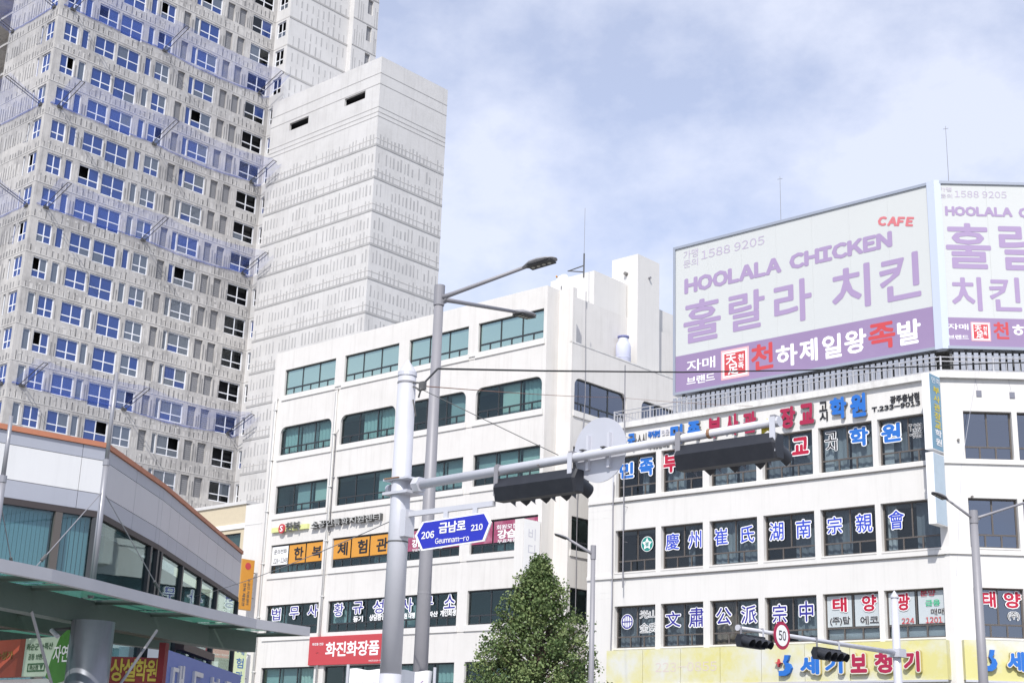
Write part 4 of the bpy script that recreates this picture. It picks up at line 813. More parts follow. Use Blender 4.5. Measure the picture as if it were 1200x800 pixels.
j2 = [0.0] + [LR2.px(x, 585 + (x - 201) * 0.85)[0] for x in (211.5, 223.5, 235.5, 245, 256, 264.5, 274)] + [LR2.px(283.5, 650)[0]]
LE = j2[-1]; j2[1:1] = [LR2.px(201, 590)[0]]; j2 = sorted(j2)
for fr_, js in ((LF, [-12, -8, -4.4, -0.62, 0.0]), (LR1, j1), (LR2, j2)):
    a, b = js[0], js[-1]
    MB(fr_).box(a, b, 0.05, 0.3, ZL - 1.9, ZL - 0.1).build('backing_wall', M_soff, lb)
    MB(fr_).box(a - 0.02, b + 0.02, -0.05, 0.32, ZL - 0.13, ZL).build('coping', M_cop, lb)
    for i in range(len(js) - 1):
        for z0, z1, m_ in ((ZL - 0.46, ZL - 0.14, M_pn), (ZL - 1.32, ZL - 0.475, M_pw), (ZL - 1.77, ZL - 1.335, M_pn)):
            mm = m_ if (fr_ is LF or m_ is M_pn) else mat('silver_panel', (0.52, 0.52, 0.555), 0.4, 0.1, noise=0.1, nscale=0.6, streak=0.12)
            MB(fr_).box(js[i] + 0.008, js[i + 1] - 0.008, 0, 0.049, z0, z1).build('panel', mm, lb)
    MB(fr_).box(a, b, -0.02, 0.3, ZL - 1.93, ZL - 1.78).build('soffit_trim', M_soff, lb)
    MB(fr_).box(a, b, 0.9, 0.95, 0, ZL - 1.9).build('interior', M_room, lb)
    MB(fr_).box(a, b, 0.1, 6, ZL - 0.30, ZL - 0.2).build('roof', M_sill, lb)
zg = ZL - 1.94
mull = {LF: [-12, -8, -4.4, -1.05, 0.0], LR1: [0.0, LR1.px(176, 650)[0], LR1.px(189, 650)[0], 5.6], LR2: [0.0] + [LR2.px(x, 680)[0] for x in (212.5, 235.5, 255.5)] + [LE]}
for fr_, js in mull.items():
    for i in range(len(js) - 1):
        for z0, z1 in ((0.1, 3.0), (3.08, zg)): MB(fr_).box(js[i] + 0.05, js[i + 1] - 0.05, 0.06, 0.075, z0, z1).build('pane', G_curt, lb)
    for u in js: MB(fr_).box(u - 0.09, u + 0.09, -0.03, 0.12, 0, zg).build('mullion', M_alu if fr_ is not LF else M_brown, lb)
    MB(fr_).box(js[0], js[-1], -0.01, 0.11, 3.0, 3.08).build('transom', M_alu, lb)
M_vbl = mat('vertical_blind', (0.31, 0.40, 0.43), 0.8)
for a, b in ((-11.9, -8.1), (-7.9, -4.5), (-4.3, -1.15), (-0.95, -0.1)):
    mb = MB(LF); n = int((b - a) / 0.11)
    for i in range(n): u = a + (b - a) * i / n; mb.box(u, u + 0.10, 0.2, 0.21, 3.1, zg - 0.02)
    mb.build('vertical_blind', M_vbl, lb, kind='stuff')
MB(LR1).box(0.2, LR1.px(176, 650)[0] - 0.2, 0.25, 0.28, 3.1, 5.05).build('roller_blind', mat('pale_blind', (0.62, 0.66, 0.62), 0.8), lb)
MB(LR2).box(-0.1, LE, 5.8, 5.9, 0, ZL - 0.3).build('back_wall', M_conc_light, lb)
# planted trees seen as reflections have no place in view: the glass mirrors the street itself
def street_tree(label, base, height, crown_z, radius, seed, nclump, leaf=0.10, dens=70, slim=1.0):
    r = random.Random(seed); t_ = thing('street_tree', label, 'tree', Matrix.Translation(base), 'street trees')
    mb = MB(); b0 = Vector(base); mb.tube([b0, b0 + Vector((0.02, 0.02, height * 0.35)), b0 + Vector((-0.03, 0, height * 0.7)), b0 + Vector((0, 0, height * 0.97))], [0.14, 0.11, 0.06, 0.012], 8)
    mb.build('trunk', mat('bark', (0.13, 0.10, 0.075), 0.9, noise=0.5, nscale=9, bump=0.5), t_, True)
    br = MB(); lf = MB(); lm = [mat('leaf_a', (0.115, 0.165, 0.058), 0.55, spec=0.3), mat('leaf_b', (0.068, 0.108, 0.036), 0.55, spec=0.3), mat('leaf_c', (0.18, 0.23, 0.09), 0.55, spec=0.3)]
    clumps = []
    for i in range(nclump):
        f_ = (i + r.random()) / nclump; f_ = f_ ** 1.25; z = crown_z + (height - crown_z) * f_
        rad = radius * (1 - f_ ** 1.35) * (0.42 + 0.68 * r.random() ** 0.7) + 0.08; an = i * 2.39996 + r.uniform(-.4, .4)
        tip = b0 + Vector((math.cos(an) * rad, math.sin(an) * rad, z)); root = b0 + Vector((0, 0, max(0.8, z - rad * 0.75)))
        mid = (tip + root) / 2 + Vector((0, 0, 0.08)); br.tube([root, mid, tip], [0.035, 0.022, 0.008], 5)
        for q, s in ((tip, 0.8), (mid + (tip - mid) * 0.35, 0.9)): clumps.append((q, (0.17 + 0.26 * r.random() ** 1.2) * s * slim * (1.3 - 0.5 * f_)))
    for c_, cr_ in clumps:
        n_ = int(dens * (cr_ / 0.34) ** 2); tone = r.choice((0, 0, 1, 1, 2))
        for k in range(n_):
            d_ = Vector((r.gauss(0, 1), r.gauss(0, 1), r.gauss(0, 0.8))); d_.normalize(); p = c_ + d_ * cr_ * (r.random() ** 0.45) * r.uniform(0.8, 1.25)
            a = Vector((r.gauss(0, 1), r.gauss(0, 1), r.gauss(0, 1))).normalized(); b = a.cross(Vector((r.gauss(0, 1), r.gauss(0, 1), r.gauss(0, 1)))).normalized(); s = leaf * r.uniform(0.6, 1.15)
            lf.mi = tone if r.random() < 0.65 else r.choice((0, 1, 2))
            lf.face(p - a * s * 0.5, p + b * s * 0.42, p + a * s * 0.55, p - b * s * 0.42)
    br.build('branches', MATS['bark'], t_); lf.build('crown', lm, t_)
    return t_
tp = at_depth(628, 800, 40); street_tree('dense green conical street tree in front of the white office block', (tp.x, tp.y, 0), at_depth(632, 656, 40).z, 1.6, 2.75, 9, 320, leaf=0.08, dens=165)

# ================================================================ signs under the canopy and on the panel building
LX = Fr((-9.55, 0, 0), 0)
ua, za = LX.px(192, 759); ub, _ = LX.px(282, 795)
bs = thing('blue_box_sign', 'blue box sign with grey letters on the panel building beyond the canopy', 'sign', LX.M((ua + ub) / 2, 0.2, za - 1.6))
MB(LX).box(ua, ub, 0.0, 0.45, za - 1.7, za).build('sign_box', mat('royal_blue_panel', (0.10, 0.15, 0.42), 0.5, noise=0.1), bs); MB(LX).box(ua - 0.02, ua - 0.001, 0.01, 0.44, za - 1.69, za - 0.01).build('end_cap', C_white, bs)
for ch, x0, x1, yt in (('대', 203, 216, 776), ('도', 226, 239, 785), ('부', 247, 258, 792), ('동', 264, 271, 797)):
    a, z_ = LX.px(x0, yt, -0.05); b, _ = LX.px(x1, yt + 6, -0.05); lettering(ch, LX, (a, z_ - 1.0, b, z_), mat('letter_silver', (0.55, 0.56, 0.60), 0.4, 0.4), bs, v=-0.001, depth=0.08, bold=0.02, name='letter')
for u in (ua + 1, (ua + ub) / 2, ub - 1): MB(LX).tube([(u, 0.44, za - 0.5), (u, 0.75, za - 0.5)], 0.04, 6).build('bracket', M_galvdark, bs)
ua, za = LX.px(217, 752); ub, zb = LX.px(251, 782)
ld = thing('led_board', 'dark unlit display board above the blue sign', 'display board', LX.M((ua + ub) / 2, 0.2, 4.6)); MB(LX).box(ua, ub, 0.02, 0.3, 4.62, za).build('screen_box', mat('led_dark', (0.035, 0.022, 0.022), 0.5), ld)
for u in (ua + .8, ub - .8): MB(LX).tube([(u, 0.29, za - 0.3), (u, 0.75, za - 0.3)], 0.04, 6).build('bracket', M_galvdark, ld)
# two-part shop sign
pa, pb = at_depth(-25, 752, 19.4), at_depth(88, 738, 17.7)
az = math.degrees(math.atan2((pb - pa).x, (pb - pa).y)); SF = Fr(pa, az); LN = (Vector((pb.x, pb.y, 0)) - Vector((pa.x, pa.y, 0))).length + 0.4
s1 = thing('produce_sign', 'red and pale green banner sign with a leaf emblem behind the canopy column', 'sign', SF.M(LN / 2, 0.1, 0)); um = SF.px(29, 760)[0]; zt = SF.px(0, 750)[1]; zb = SF.px(0, 793)[1]
MB(SF).box(-1.2, um, 0, 0.12, zb, zt).build('red_panel', mat('brick_red_panel', (0.32, 0.06, 0.03), 0.6), s1); MB(SF).box(um + 0.004, LN, 0, 0.12, zb, zt).build('green_panel', mat('mint_panel', (0.55, 0.66, 0.52), 0.6), s1)
for u in (-0.8, LN - 0.2): MB(SF).tube([(u, 0.17, 0), (u, 0.17, zt - 0.05)], 0.045, 8).build('post', M_galvdark, s1)
MB(SF).box(-1.1, LN, 0.14, 0.20, 0.0, zb - 0.02).build('back_panel', C_white, s1)
st = lambda t_, q, m_, **k: lettering(t_, SF, pbox(SF, *q), m_, s1, v=-0.006, **k)
st('화순군 농특산', (32, 754, 62, 760), flat('dark_green', (0.05, 0.14, 0.06))); st('공동 브랜드', (34, 766, 53, 772), MATS['paint_dark_green']); st('농성가', (-4, 763, 15, 772), mat('paint_olive', (0.2, 0.12, 0.03)), bold=0.03)
q = pbox(SF, 33, 777, 52, 786); mb = MB(SF); e = 0.018
for b_ in ((q[0], q[2], q[1], q[1] + e), (q[0], q[2], q[3] - e, q[3]), (q[0], q[0] + e, q[1], q[3]), (q[2] - e, q[2], q[1], q[3])): mb.box(b_[0], b_[1], -0.006, 0.001, b_[2], b_[3])
mb.build('text_frame', MATS['paint_dark_green'], s1); st('화순팜 ▼', (35, 779, 50, 784), MATS['paint_dark_green'])
lu, lz = SF.px(74, 766); sc_ = SF.px(88, 766)[0] - lu
lp = [(-1.25, -0.95), (-0.9, -0.1), (-0.4, 0.75), (0.4, 1.15), (1.2, 1.1), (1.25, 0.3), (0.9, -0.6), (0.3, -1.15), (-0.4, -1.25)]
MB(SF).prism([(lu + a * sc_, lz + b * sc_) for a, b in lp], -0.008, 0.0).build('leaf_emblem', mat('leaf_green_print', (0.06, 0.22, 0.03), 0.6, noise=0.5, nscale=4), s1)
lettering('자연', SF, (lu - 0.75 * sc_, lz - 0.35 * sc_, lu + 0.5 * sc_, lz + 0.4 * sc_), C_white, s1, v=-0.013)
SG = Fr(at_depth(118, 768, 19.3), 93); zt = SG.px(127, 768.5)[1]
s2 = thing('academy_sign', 'dark red sign with hand-painted yellow letters right of the canopy column', 'sign', SG.M(0.6, 0.1, 0)); ue = SG.px(186, 772)[0]
MB(SG).box(-0.4, ue, 0, 0.1, zt - 0.9, zt).build('board', mat('dark_red_board', (0.27, 0.045, 0.05), 0.6), s2)
for u in (-0.35, ue - 0.1): MB(SG).tube([(u, 0.16, 0), (u, 0.16, zt - 0.03)], 0.05, 8).build('post', M_galvdark, s2)
MB(SG).box(ue - 0.005, ue + 0.08, -0.02, 0.14, zt - 0.9, zt + 0.2).build('edge_post', flat('dark_crimson', (0.22, 0.02, 0.03)), s2)
for ch, x0, x1 in (('상', 131, 144), ('설', 146, 158), ('학', 160, 171), ('원', 173, 184)): lettering(ch, SG, pbox(SG, x0, 770.5 + (x0 - 131) * 0.03, x1, 798), mat('ochre_yellow', (0.62, 0.48, 0.09), 0.6), s2, v=-0.006, bold=0.025)

# ================================================================ bus-stop canopy
ZC = 3.2
edge = [on_z(x, y, ZC) for x, y in ((-70, 655), (0, 668), (60, 679.5), (110, 691), (180, 708), (240, 722), (300, 735), (363, 744))]
cn = thing('bus_stop_canopy', 'green steel bus stop canopy with glass roof and grey edge on a thick column', 'canopy', Matrix.Translation((-4.53, 16.0, 0)))
def offs(pts, o):
    out = []
    for i, p in enumerate(pts):
        t = (pts[min(i + 1, len(pts) - 1)] - pts[max(i - 1, 0)]).normalized(); n_ = Vector((-t.y, t.x, 0)); out.append(p + n_ * o)
    return out
def ribbon(pts_a, pts_b, z0, z1, name, m_, par):
    mb = MB(); n = len(pts_a); ids = [[mb.pt((p.x, p.y, z)) for p, z in ((pts_a[i], z0), (pts_b[i], z0), (pts_b[i], z1), (pts_a[i], z1))] for i in range(n)]
    for i in range(n - 1):
        for k in range(4): mb.idx(ids[i][k], ids[i + 1][k], ids[i + 1][(k + 1) % 4], ids[i][(k + 1) % 4])
    mb.idx(*ids[0]); mb.idx(*ids[-1][::-1]); return mb.build(name, m_, par)
M_cgreen = mat('canopy_green_steel', (0.065, 0.09, 0.075), 0.5, 0.1, noise=0.25, nscale=2, col2=(0.045, 0.055, 0.045)); M_cedge = mat('canopy_edge_grey', (0.44, 0.44, 0.465), 0.5, 0.1, noise=0.15)
ribbon(edge, offs(edge, 0.08), ZC - 0.01, ZC + 0.11, 'edge_trim', M_cedge, cn)
gi = [p for p in offs(edge, 0.72)]; gi[-1] = gi[-1] - (gi[-1] - gi[-2]) * 0.22
ribbon(gi, offs(gi, 0.22), ZC - 0.235, ZC + 0.03, 'girder', M_cgreen, cn)
ri = offs(edge, 2.6); ribbon(ri, offs(ri, 0.18), ZC - 0.16, ZC + 0.06, 'rear_girder', M_cgreen, cn)
r2 = offs(edge, 5.2); ribbon(r2, offs(r2, 0.15), ZC - 0.1, ZC + 0.1, 'rear_edge', M_cgreen, cn)
for i in range(len(edge) - 1):
    for k in range(1):
        f0, f1 = 0.0, 1.0; A = [edge, offs(edge, 0.09), ri, r2]
        L0 = lambda arr, f_: arr[i].lerp(arr[i + 1], f_)
        mb = MB(); q = [L0(A[1], f0 + 0.03), L0(A[1], f1 - 0.03), L0(r2, f1 - 0.03), L0(r2, f0 + 0.03)]
        mb.idx(*[mb.pt((p.x, p.y, ZC + 0.07)) for p in q])
        mb.build('roof_pane', G_green, cn)
        p, q2 = L0(A[1], f1), L0(r2, f1); MB().tube([(p.x, p.y, ZC + 0.02), (q2.x, q2.y, ZC + 0.02)], 0.03, 6).build('rafter', M_cgreen, cn)
cc = Vector((-4.53, 16.05, 0)); MB().tube([cc, cc + Vector((0, 0, ZC - 0.22))], 0.235, 28).build('column', mat('brushed_column', (0.20, 0.21, 0.24), 0.32, 0.5, noise=0.3, nscale=3, streak=0.3), cn, True)
for x, y in ((37, 716), (184, 738)):
    g_ = on_z(x, y, ZC - 0.22); MB().tube([g_, cc + Vector((0.05 if x > 100 else -0.05, -0.22, 1.65))], 0.016, 8).build('brace_rod', M_galvdark, cn)
cm = cc + Vector((-0.42, -0.1, 2.86)); 
MB().tube([cm, cm + Vector((0.10, -0.08, -0.07))], 0.025, 10).build('camera_body', mat('camera_grey', (0.45, 0.45, 0.48), 0.5), cn); MB().tube([cm, cc + Vector((-0.2, 0, 2.9))], 0.018, 6).build('camera_bracket', C_dgrey, cn)
for lab, (x0, y0), (x1, y1), D in (('tall tapered steel mast with guy rods on the canopy edge', (143, 437), (112, 694), None), ('shorter steel mast at the left edge of the picture', (6, 487), (-6, 667), None)):
    b_ = on_z(x1, y1, ZC + 0.1) + Vector((-0.06, 0.04, 0)); top = at_depth(x0, y0, b_.y); t_ = thing('canopy_mast', lab, 'mast', Matrix.Translation(b_))
    mid = b_.lerp(Vector((b_.x, b_.y, top.z)), 0.58)
    MB().tube([b_ - Vector((0, 0, 0.05)), mid], [0.036, 0.036], 12).build('lower_tube', M_steel, t_, True); MB().tube([mid, Vector((b_.x, b_.y, top.z))], [0.024, 0.020], 10).build('upper_tube', M_steel, t_, True)
    MB().tube([mid - Vector((0, 0, 0.03)), mid + Vector((0, 0, 0.04))], 0.041, 12).build('collar', M_steel, t_)
    for (gx, gy) in (((33, 674), (197, 709)) if x0 > 50 else ((-60, 660), (16, 672))):
        e_ = on_z(gx, gy, ZC + 0.11); k_ = b_.lerp(mid, 0.78); MB().tube([k_, e_], 0.006, 5).build('guy_rod', M_galvdark, t_); MB().tube([k_.lerp(e_, 0.78), k_.lerp(e_, 0.84)], 0.018, 6).build('turnbuckle', C_dgrey, t_)

# ================================================================ near traffic signal pole
pp = Vector((-1.505, 20, 0)); NF = Fr(pp, 132.5)
tp_ = thing('traffic_pole', 'thick pale grey traffic signal pole with a long mast arm over the street', 'pole', Matrix.Translation(pp))
MB().tube([pp, pp + Vector((0, 0, 2.75))], [0.165, 0.152], 28).build('shaft', M_galv, tp_, True); MB().tube([pp + Vector((0, 0, 2.752)), pp + Vector((0, 0, 6.98))], [0.149, 0.132], 28).build('shaft', M_galv, tp_, True)
MB().tube([pp + Vector((0, 0, 6.97)), pp + Vector((0, 0, 7.03)), pp + Vector((0, 0, 7.22))], [0.142, 0.138, 0.012], 24).build('cap', M_galv, tp_)
MB().tube([pp, pp + Vector((0, 0, 0.05))], 0.3, 20).build('base_plate', M_galvdark, tp_)
za = lambda s: 5.33 + 0.022 * s
MB(NF).tube([(0.34, 0, za(.34)), (3.3, 0, za(3.3)), (6.2, 0, za(6.2))], [0.068, 0.058, 0.047], 16).build('mast_arm', M_galv, tp_, True)
MB(NF).tube([(0.30, 0, za(.3)), (0.42, 0, za(.42))], 0.115, 6).build('arm_flange', M_galv, tp_); MB(NF).box(-0.2, 0.3, -0.17, 0.17, 5.22, 5.26).build('arm_bracket', M_galv, tp_); MB(NF).box(-0.2, 0.3, -0.17, 0.17, 5.42, 5.45).build('arm_bracket', M_galv, tp_)
MB(NF).tube([(-0.2, 0.0, 5.33), (-0.26, 0, 5.33)], 0.07, 10).build('rear_cap', M_galv, tp_); MB(NF).box(-0.17, -0.165 + 0.3, -0.185, -0.17, 5.44, 5.455).build('strap', M_rust, tp_)
MB(NF).tube([(6.17, 0, za(6.2)), (6.23, 0, za(6.2))], 0.062, 12).build('arm_cap', M_galv, tp_)
for s in (5.25, 2.6): MB(NF).tube([(s, 0, za(s)), (s + 0.04, 0, za(s))], 0.060, 14).build('strap', M_rust, tp_)
MB(NF).tube([(0, 0, 6.86), (0.0, 0, 6.885)], 0.139, 24).build('strap', M_galvdark, tp_)
for z in (4.55,): MB().tube([pp + Vector((0, 0, z)), pp + Vector((0, 0, z + 0.02))], 0.146, 24).build('strap', C_dgrey, tp_)
mb = MB(NF); mb.box(0.12, 0.22, -0.09, 0.09, 4.62, 5.0); mb.build('junction_or_shadow_box', M_galv, tp_)
for (s0, z0), (s1_, z1) in (((0.14, 6.86), (0.34, 6.80)), ((0.14, 6.80), (0.30, 6.70)), ((0.15, 6.6), (0.22, 6.35)), ((0.34, 6.82), (0.26, 6.62))): MB(NF).tube([(s0, 0, z0), ((s0 + s1_) / 2 + .03, -0.03, (z0 + z1) / 2), (s1_, 0, z1)], 0.014, 6).build('cable_clamp', C_dgrey, tp_)
MB(NF).box(0.28, 0.38, -0.03, 0.03, 6.72, 6.84).build('insulator', C_dgrey, tp_)
def signal(label, fr_, u0, u1, zc, side, arm_z, n=4, sc=1.0, ends=(0.1, 0.9)):
    """4-lamp horizontal head; side=+1: lamps face into the plane (we see the back), -1: lamps face us"""
    t_ = thing('traffic_signal', label, 'traffic light', fr_.M((u0 + u1) / 2, 0, zc)); s = side; h = 0.152 * sc
    mb = MB(fr_); prof = [(0.10 * s, h), (-0.03 * s, h * 1.02), (-0.115 * s, h * 0.15), (-0.06 * s, -h * 1.02), (0.10 * s, -h)]
    e = 0.03; rings = []
    for u, k in ((u0, 0.72), (u0 + e, 1.0), (u1 - e, 1.0), (u1, 0.72)): rings.append([mb.pt((u, v * (k if v * s < 0 else 1), zc + z * (1 - (1 - k) * 0.35))) for v, z in prof])
    for a, b in zip(rings, rings[1:]):
        for i in range(5): mb.idx(a[i], b[i], b[(i + 1) % 5], a[(i + 1) % 5])
    mb.idx(*rings[0]); mb.idx(*rings[-1][::-1]); mb.build('housing', M_signal, t_)
    w_ = (u1 - u0) / n
    for i in range(n):
        uc = u0 + w_ * (i + 0.5); R = min(w_ * 0.46, h * 0.92); mb = MB(fr_); m = 14; A = []; B = []
        for k in range(m + 1):
            an = math.radians(-52 + 284 * k / m); L = 0.30 * sc * (0.62 + 0.38 * max(0, math.sin(an) * 0.5 + 0.5))
            A.append(mb.pt((uc + R * math.cos(an), 0.10 * s, zc + R * math.sin(an)))); B.append(mb.pt((uc + R * 1.0 * math.cos(an), 0.10 * s + L * s, zc + R * math.sin(an) - L * 0.36)))
        for k in range(m): mb.idx(A[k], A[k + 1], B[k + 1], B[k])
        ob = mb.build('visor', M_signal, t_, True)
        mb = MB(fr_); mb.tube([(uc, 0.09 * s, zc), (uc, 0.112 * s, zc)], R * 0.9, 20); mb.build('lens', mat('lens_dark', (0.015, 0.016, 0.017), 0.25), t_)
    for k in ends:
        u = u0 + (u1 - u0) * k; az_ = arm_z(u); MB(fr_).box(u - 0.035, u + 0.035, -0.075, -0.060, zc - h * 0.5, az_ + 0.05).build('hanger', M_galv if k > 0.5 else M_galvdark, t_)
        MB(fr_).box(u - 0.03, u + 0.03, -0.064, 0.064, az_ + 0.05, az_ + 0.075).build('hanger_clamp', M_galvdark, t_)
    return t_
signal('black signal head seen from behind beside the round grey disc', NF, 1.87, 3.27, 5.10, 1, za, ends=(0.02, 0.93))
signal('black signal head seen from behind at the end of the mast arm', NF, 4.81, 6.21, 5.19, 1, za, ends=(0.03, 0.97))
du, dz = NF.px(703.5, 527, 0.12)
gd = thing('round_sign', 'back of a plain grey round road sign on the mast arm', 'sign', NF.M(du, 0.12, dz - 0.42)); mb = MB(NF); rounded_plate(mb, du, dz, 0.42, 0.11, 0.125, 40); mb.build('disc', mat('sign_back_grey', (0.50, 0.51, 0.56), 0.5, 0.1, noise=0.1), gd)
for o_ in (-0.17, 0.17): MB(NF).box(du + o_ - 0.02, du + o_ + 0.02, 0.06, 0.11, dz - 0.25, dz + 0.2).build('back_rib', M_galv, gd)
for o_ in (-0.17, 0.17): MB(NF).box(du + o_ - 0.03, du + o_ + 0.03, -0.06, 0.1, za(du) + 0.056, za(du) + 0.07).build('clamp', C_dgrey, gd)
# yellow chevron marker near arm end
mu, mz = NF.px(899, 503, 0.05); mk = thing('chevron_marker', 'small yellow chevron marker plate at the arm end', 'sign', NF.M(mu - 0.1, -0.05, mz - 0.1)); MB(NF).prism([(mu - 0.08, mz - 0.06), (mu, mz - 0.01), (mu + 0.08, mz - 0.06), (mu + 0.08, mz + 0.08), (mu, mz + 0.13), (mu - 0.08, mz + 0.08)], 0.052, 0.06).build('plate', C_yellow, mk)
# road name sign
rn = thing('road_name_sign', 'blue hexagonal road name sign with white border on the traffic pole', 'sign', NF.M(1.1, -0.05, 4.3))
MB(NF).box(0.14, 1.82, -0.03, 0.03, 4.90, 4.97).build('support_arm', M_galv, rn)
SV = -0.06; c_ = lambda x, y: NF.px(x, y, SV)
P6 = [c_(486.5, 627), c_(495, 611), c_(569.5, 599.5), c_(575.5, 612), c_(567.5, 633.5), c_(493.5, 645)]
cx = sum(p[0] for p in P6) / 6; cz = sum(p[1] for p in P6) / 6
MB(NF).prism(P6, SV, SV + 0.02).build('border_plate', C_white, rn); k_ = lambda p, f_: (cx + (p[0] - cx) * f_, cz + (p[1] - cz) * (f_ - 0.05))
MB(NF).prism([k_(p, 0.945) for p in P6], SV - 0.004, SV - 0.0005).build('face', mat('road_sign_blue', (0.02, 0.03, 0.42), 0.4), rn)
for t_, q, b_ in (('206', (494.5, 623, 509, 630), 0.03), ('금남로', (515, 612, 546, 621.5), 0.03), ('210', (552.5, 614.5, 566, 620.5), 0.03), ('Geumnam-ro', (510.5, 630.5, 550, 633), 0.012)): lettering(t_, NF, pbox(NF, *q, SV), C_white, rn, v=SV - 0.007, bold=b_)
for u in (0.95, 1.5): MB(NF).box(u - 0.04, u + 0.04, -0.035, -0.005, 4.70, 4.90).build('hanger', M_galv, rn)

# ================================================================ street lamps
def luminaire(par, p, d, L, W, name='lamp_head'):
    d = d.normalized(); s_ = d.cross(Vector((0, 0, 1))).normalized(); up = s_.cross(d); mb = MB(); n = 12; rings = []
    for t, w_, h_ in ((0, .22, .35), (.12, .45, .7), (.3, .85, 1), (.55, 1, .95), (.8, .85, .7), (.95, .5, .4), (1, .15, .12)):
        ring = []
        for k in range(n):
            an = 2 * math.pi * k / n; y = math.sin(an); ring.append(mb.pt(p + d * L * t + s_ * (W / 2 * w_ * math.cos(an)) + up * (0.11 * h_ * L * (y if y > 0 else y * 0.35))))
        rings.append(ring)
    for a, b in zip(rings, rings[1:]):
        for k in range(n): mb.idx(a[k], a[(k + 1) % n], b[(k + 1) % n], b[k])
    mb.idx(*rings[0]); mb.idx(*rings[-1][::-1]); h = mb.build(name, M_lumin, par, True)
    mb = MB(); mb.fr = None; q = p + d * L * 0.18 - up * L * 0.034
    mb.face(q - s_ * W * .3, q + d * L * .72 - s_ * W * .28, q + d * L * .72 + s_ * W * .28, q + s_ * W * .3); v0 = [q - s_ * W * .3, q + d * L * .72 - s_ * W * .28, q + d * L * .72 + s_ * W * .28, q + s_ * W * .3]
    for a, b in zip(v0, v0[1:] + v0[:1]): mb.face(a, b, b - up * L * 0.03, a - up * L * 0.03)
    mb.face(*[x - up * L * 0.03 for x in v0]); mb.build('lens_tray', M_lumind, h)
    for k in range(4): c = q + d * L * (0.12 + 0.16 * k) - up * L * 0.0305; MB().tube([c, c - up * 0.012], W * .09, 8).build('led_cell', C_white if False else mat('led_cell', (0.35, 0.34, 0.30), 0.3), h)
def lamp(name, label, base, top, arms, r0, r1, m_, L, W):
    t_ = thing(name, label, 'street lamp', Matrix.Translation((base.x, base.y, 0)))
    B = Vector((base.x, base.y, 0)); MB().tube([B, B + Vector((0, 0, top))], [r0, r1], 16).build('pole', m_, t_, True); MB().tube([B, B + Vector((0, 0, 0.04))], r0 * 2, 14).build('base_plate', m_, t_)
    MB().tube([B + Vector((0, 0, top * 0.45)), B + Vector((0, 0, top * 0.45 + 0.03))], (r0 + r1) / 2 + 0.006, 16).build('joint_ring', m_, t_); MB().tube([B + Vector((0, 0, top - 0.3)), B + Vector((0, 0, top + 0.05))], r1 + 0.015, 16).build('top_sleeve', m_, t_)
    for e in arms:
        s = B + Vector((0, 0, top - 0.18)); dd = e - s; MB().tube([s, s + dd * 0.18, e], [0.045, 0.038, 0.03], 10).build('arm', m_, t_, True)
        MB().tube([s - Vector((0, 0, 0.12)), s + dd * 0.12], [0.02, 0.02], 6).build('gusset', m_, t_)
        luminaire(t_, e - dd.normalized() * 0.08, Vector((dd.x, dd.y, dd.z * 0.6)), L, W)
lp_ = at_depth(504, 560, 22.5); tz = at_depth(515, 338, 22.5).z
lamp('street_lamp', 'tall grey double-arm street lamp standing behind the road name sign', lp_, tz, [at_depth(618, 312, 21.6), at_depth(605, 365.5, 24.3)], 0.135, 0.075, M_galvdark, 0.62, 0.36)
mb = None
lp_ = at_depth(1146, 690, 38); tz = at_depth(1141, 600, 38).z
lamp('street_lamp', 'double-arm street lamp in front of the right face of the corner building', lp_, tz, [at_depth(1108, 583.5, 37.6), at_depth(1225, 581, 38.4)], 0.15, 0.10, M_galvdark, 0.55, 0.3)
lp_ = at_depth(694, 720, 36); tz = at_depth(695, 641, 36).z
lamp('street_lamp', 'slim grey single-arm street lamp right of the green tree', lp_, tz, [at_depth(664, 630, 35.8)], 0.085, 0.055, M_galvdark, 0.42, 0.22)

# ================================================================ far traffic signals
fp = at_depth(1051, 765, 43); FP = Vector((fp.x, fp.y, 0)); FS = Fr(FP, 45.0)
fpole = thing('traffic_pole', 'slim pale traffic signal pole with cone cap before the yellow shop sign', 'pole', Matrix.Translation(FP))
ztop = at_depth(1046, 700, 43).z
MB().tube([FP, FP + Vector((0, 0, ztop))], [0.17, 0.105], 20).build('shaft', M_galv, fpole, True); MB().tube([FP + Vector((0, 0, ztop)), FP + Vector((0, 0, ztop + 0.04)), FP + Vector((0, 0, ztop + 0.22))], [0.13, 0.125, 0.01], 16).build('cap', M_galv, fpole); MB().tube([FP, FP + Vector((0, 0, 0.05))], 0.3, 16).build('base_plate', M_galv, fpole)
ue, ze = FS.px(865, 735); zr = FS.px(1046, 764)[1]; fz = lambda u: zr + (ze - zr) * (u / ue)
MB(FS).tube([(0, 0, zr), (ue * 0.5, 0, fz(ue * .5)), (ue, 0, ze)], [0.075, 0.06, 0.05], 12).build('mast_arm', M_galv, fpole, True); MB(FS).box(-0.2, 0.2, -0.2, 0.2, zr - 0.12, zr + 0.12).build('arm_bracket', M_galv, fpole)
MB(FS).tube([(ue - 0.03, 0, ze), (ue + 0.02, 0, ze)], 0.08, 10).build('arm_cap', M_galv, fpole)
for lab, x0, x1, y in (('dark four-lamp signal at the end of the far mast arm', 870, 899, 748.5), ('dark four-lamp signal on the far mast arm beside the yellow sign', 959, 988, 763.5)):
    a, z0 = FS.px(x0, y - 4, -0.15); b, _ = FS.px(x1, y + 2, -0.15); signal(lab, FS, a, b, z0 - 0.1, -1, fz, sc=1.05, ends=(0.05, 0.95))
cu, cz = FS.px(919.5, 744, -0.2); sp = thing('speed_limit_sign', 'round red-ringed speed limit sign reading 50 on the far mast arm', 'sign', FS.M(cu, -0.1, cz - 0.45))
R = 0.37
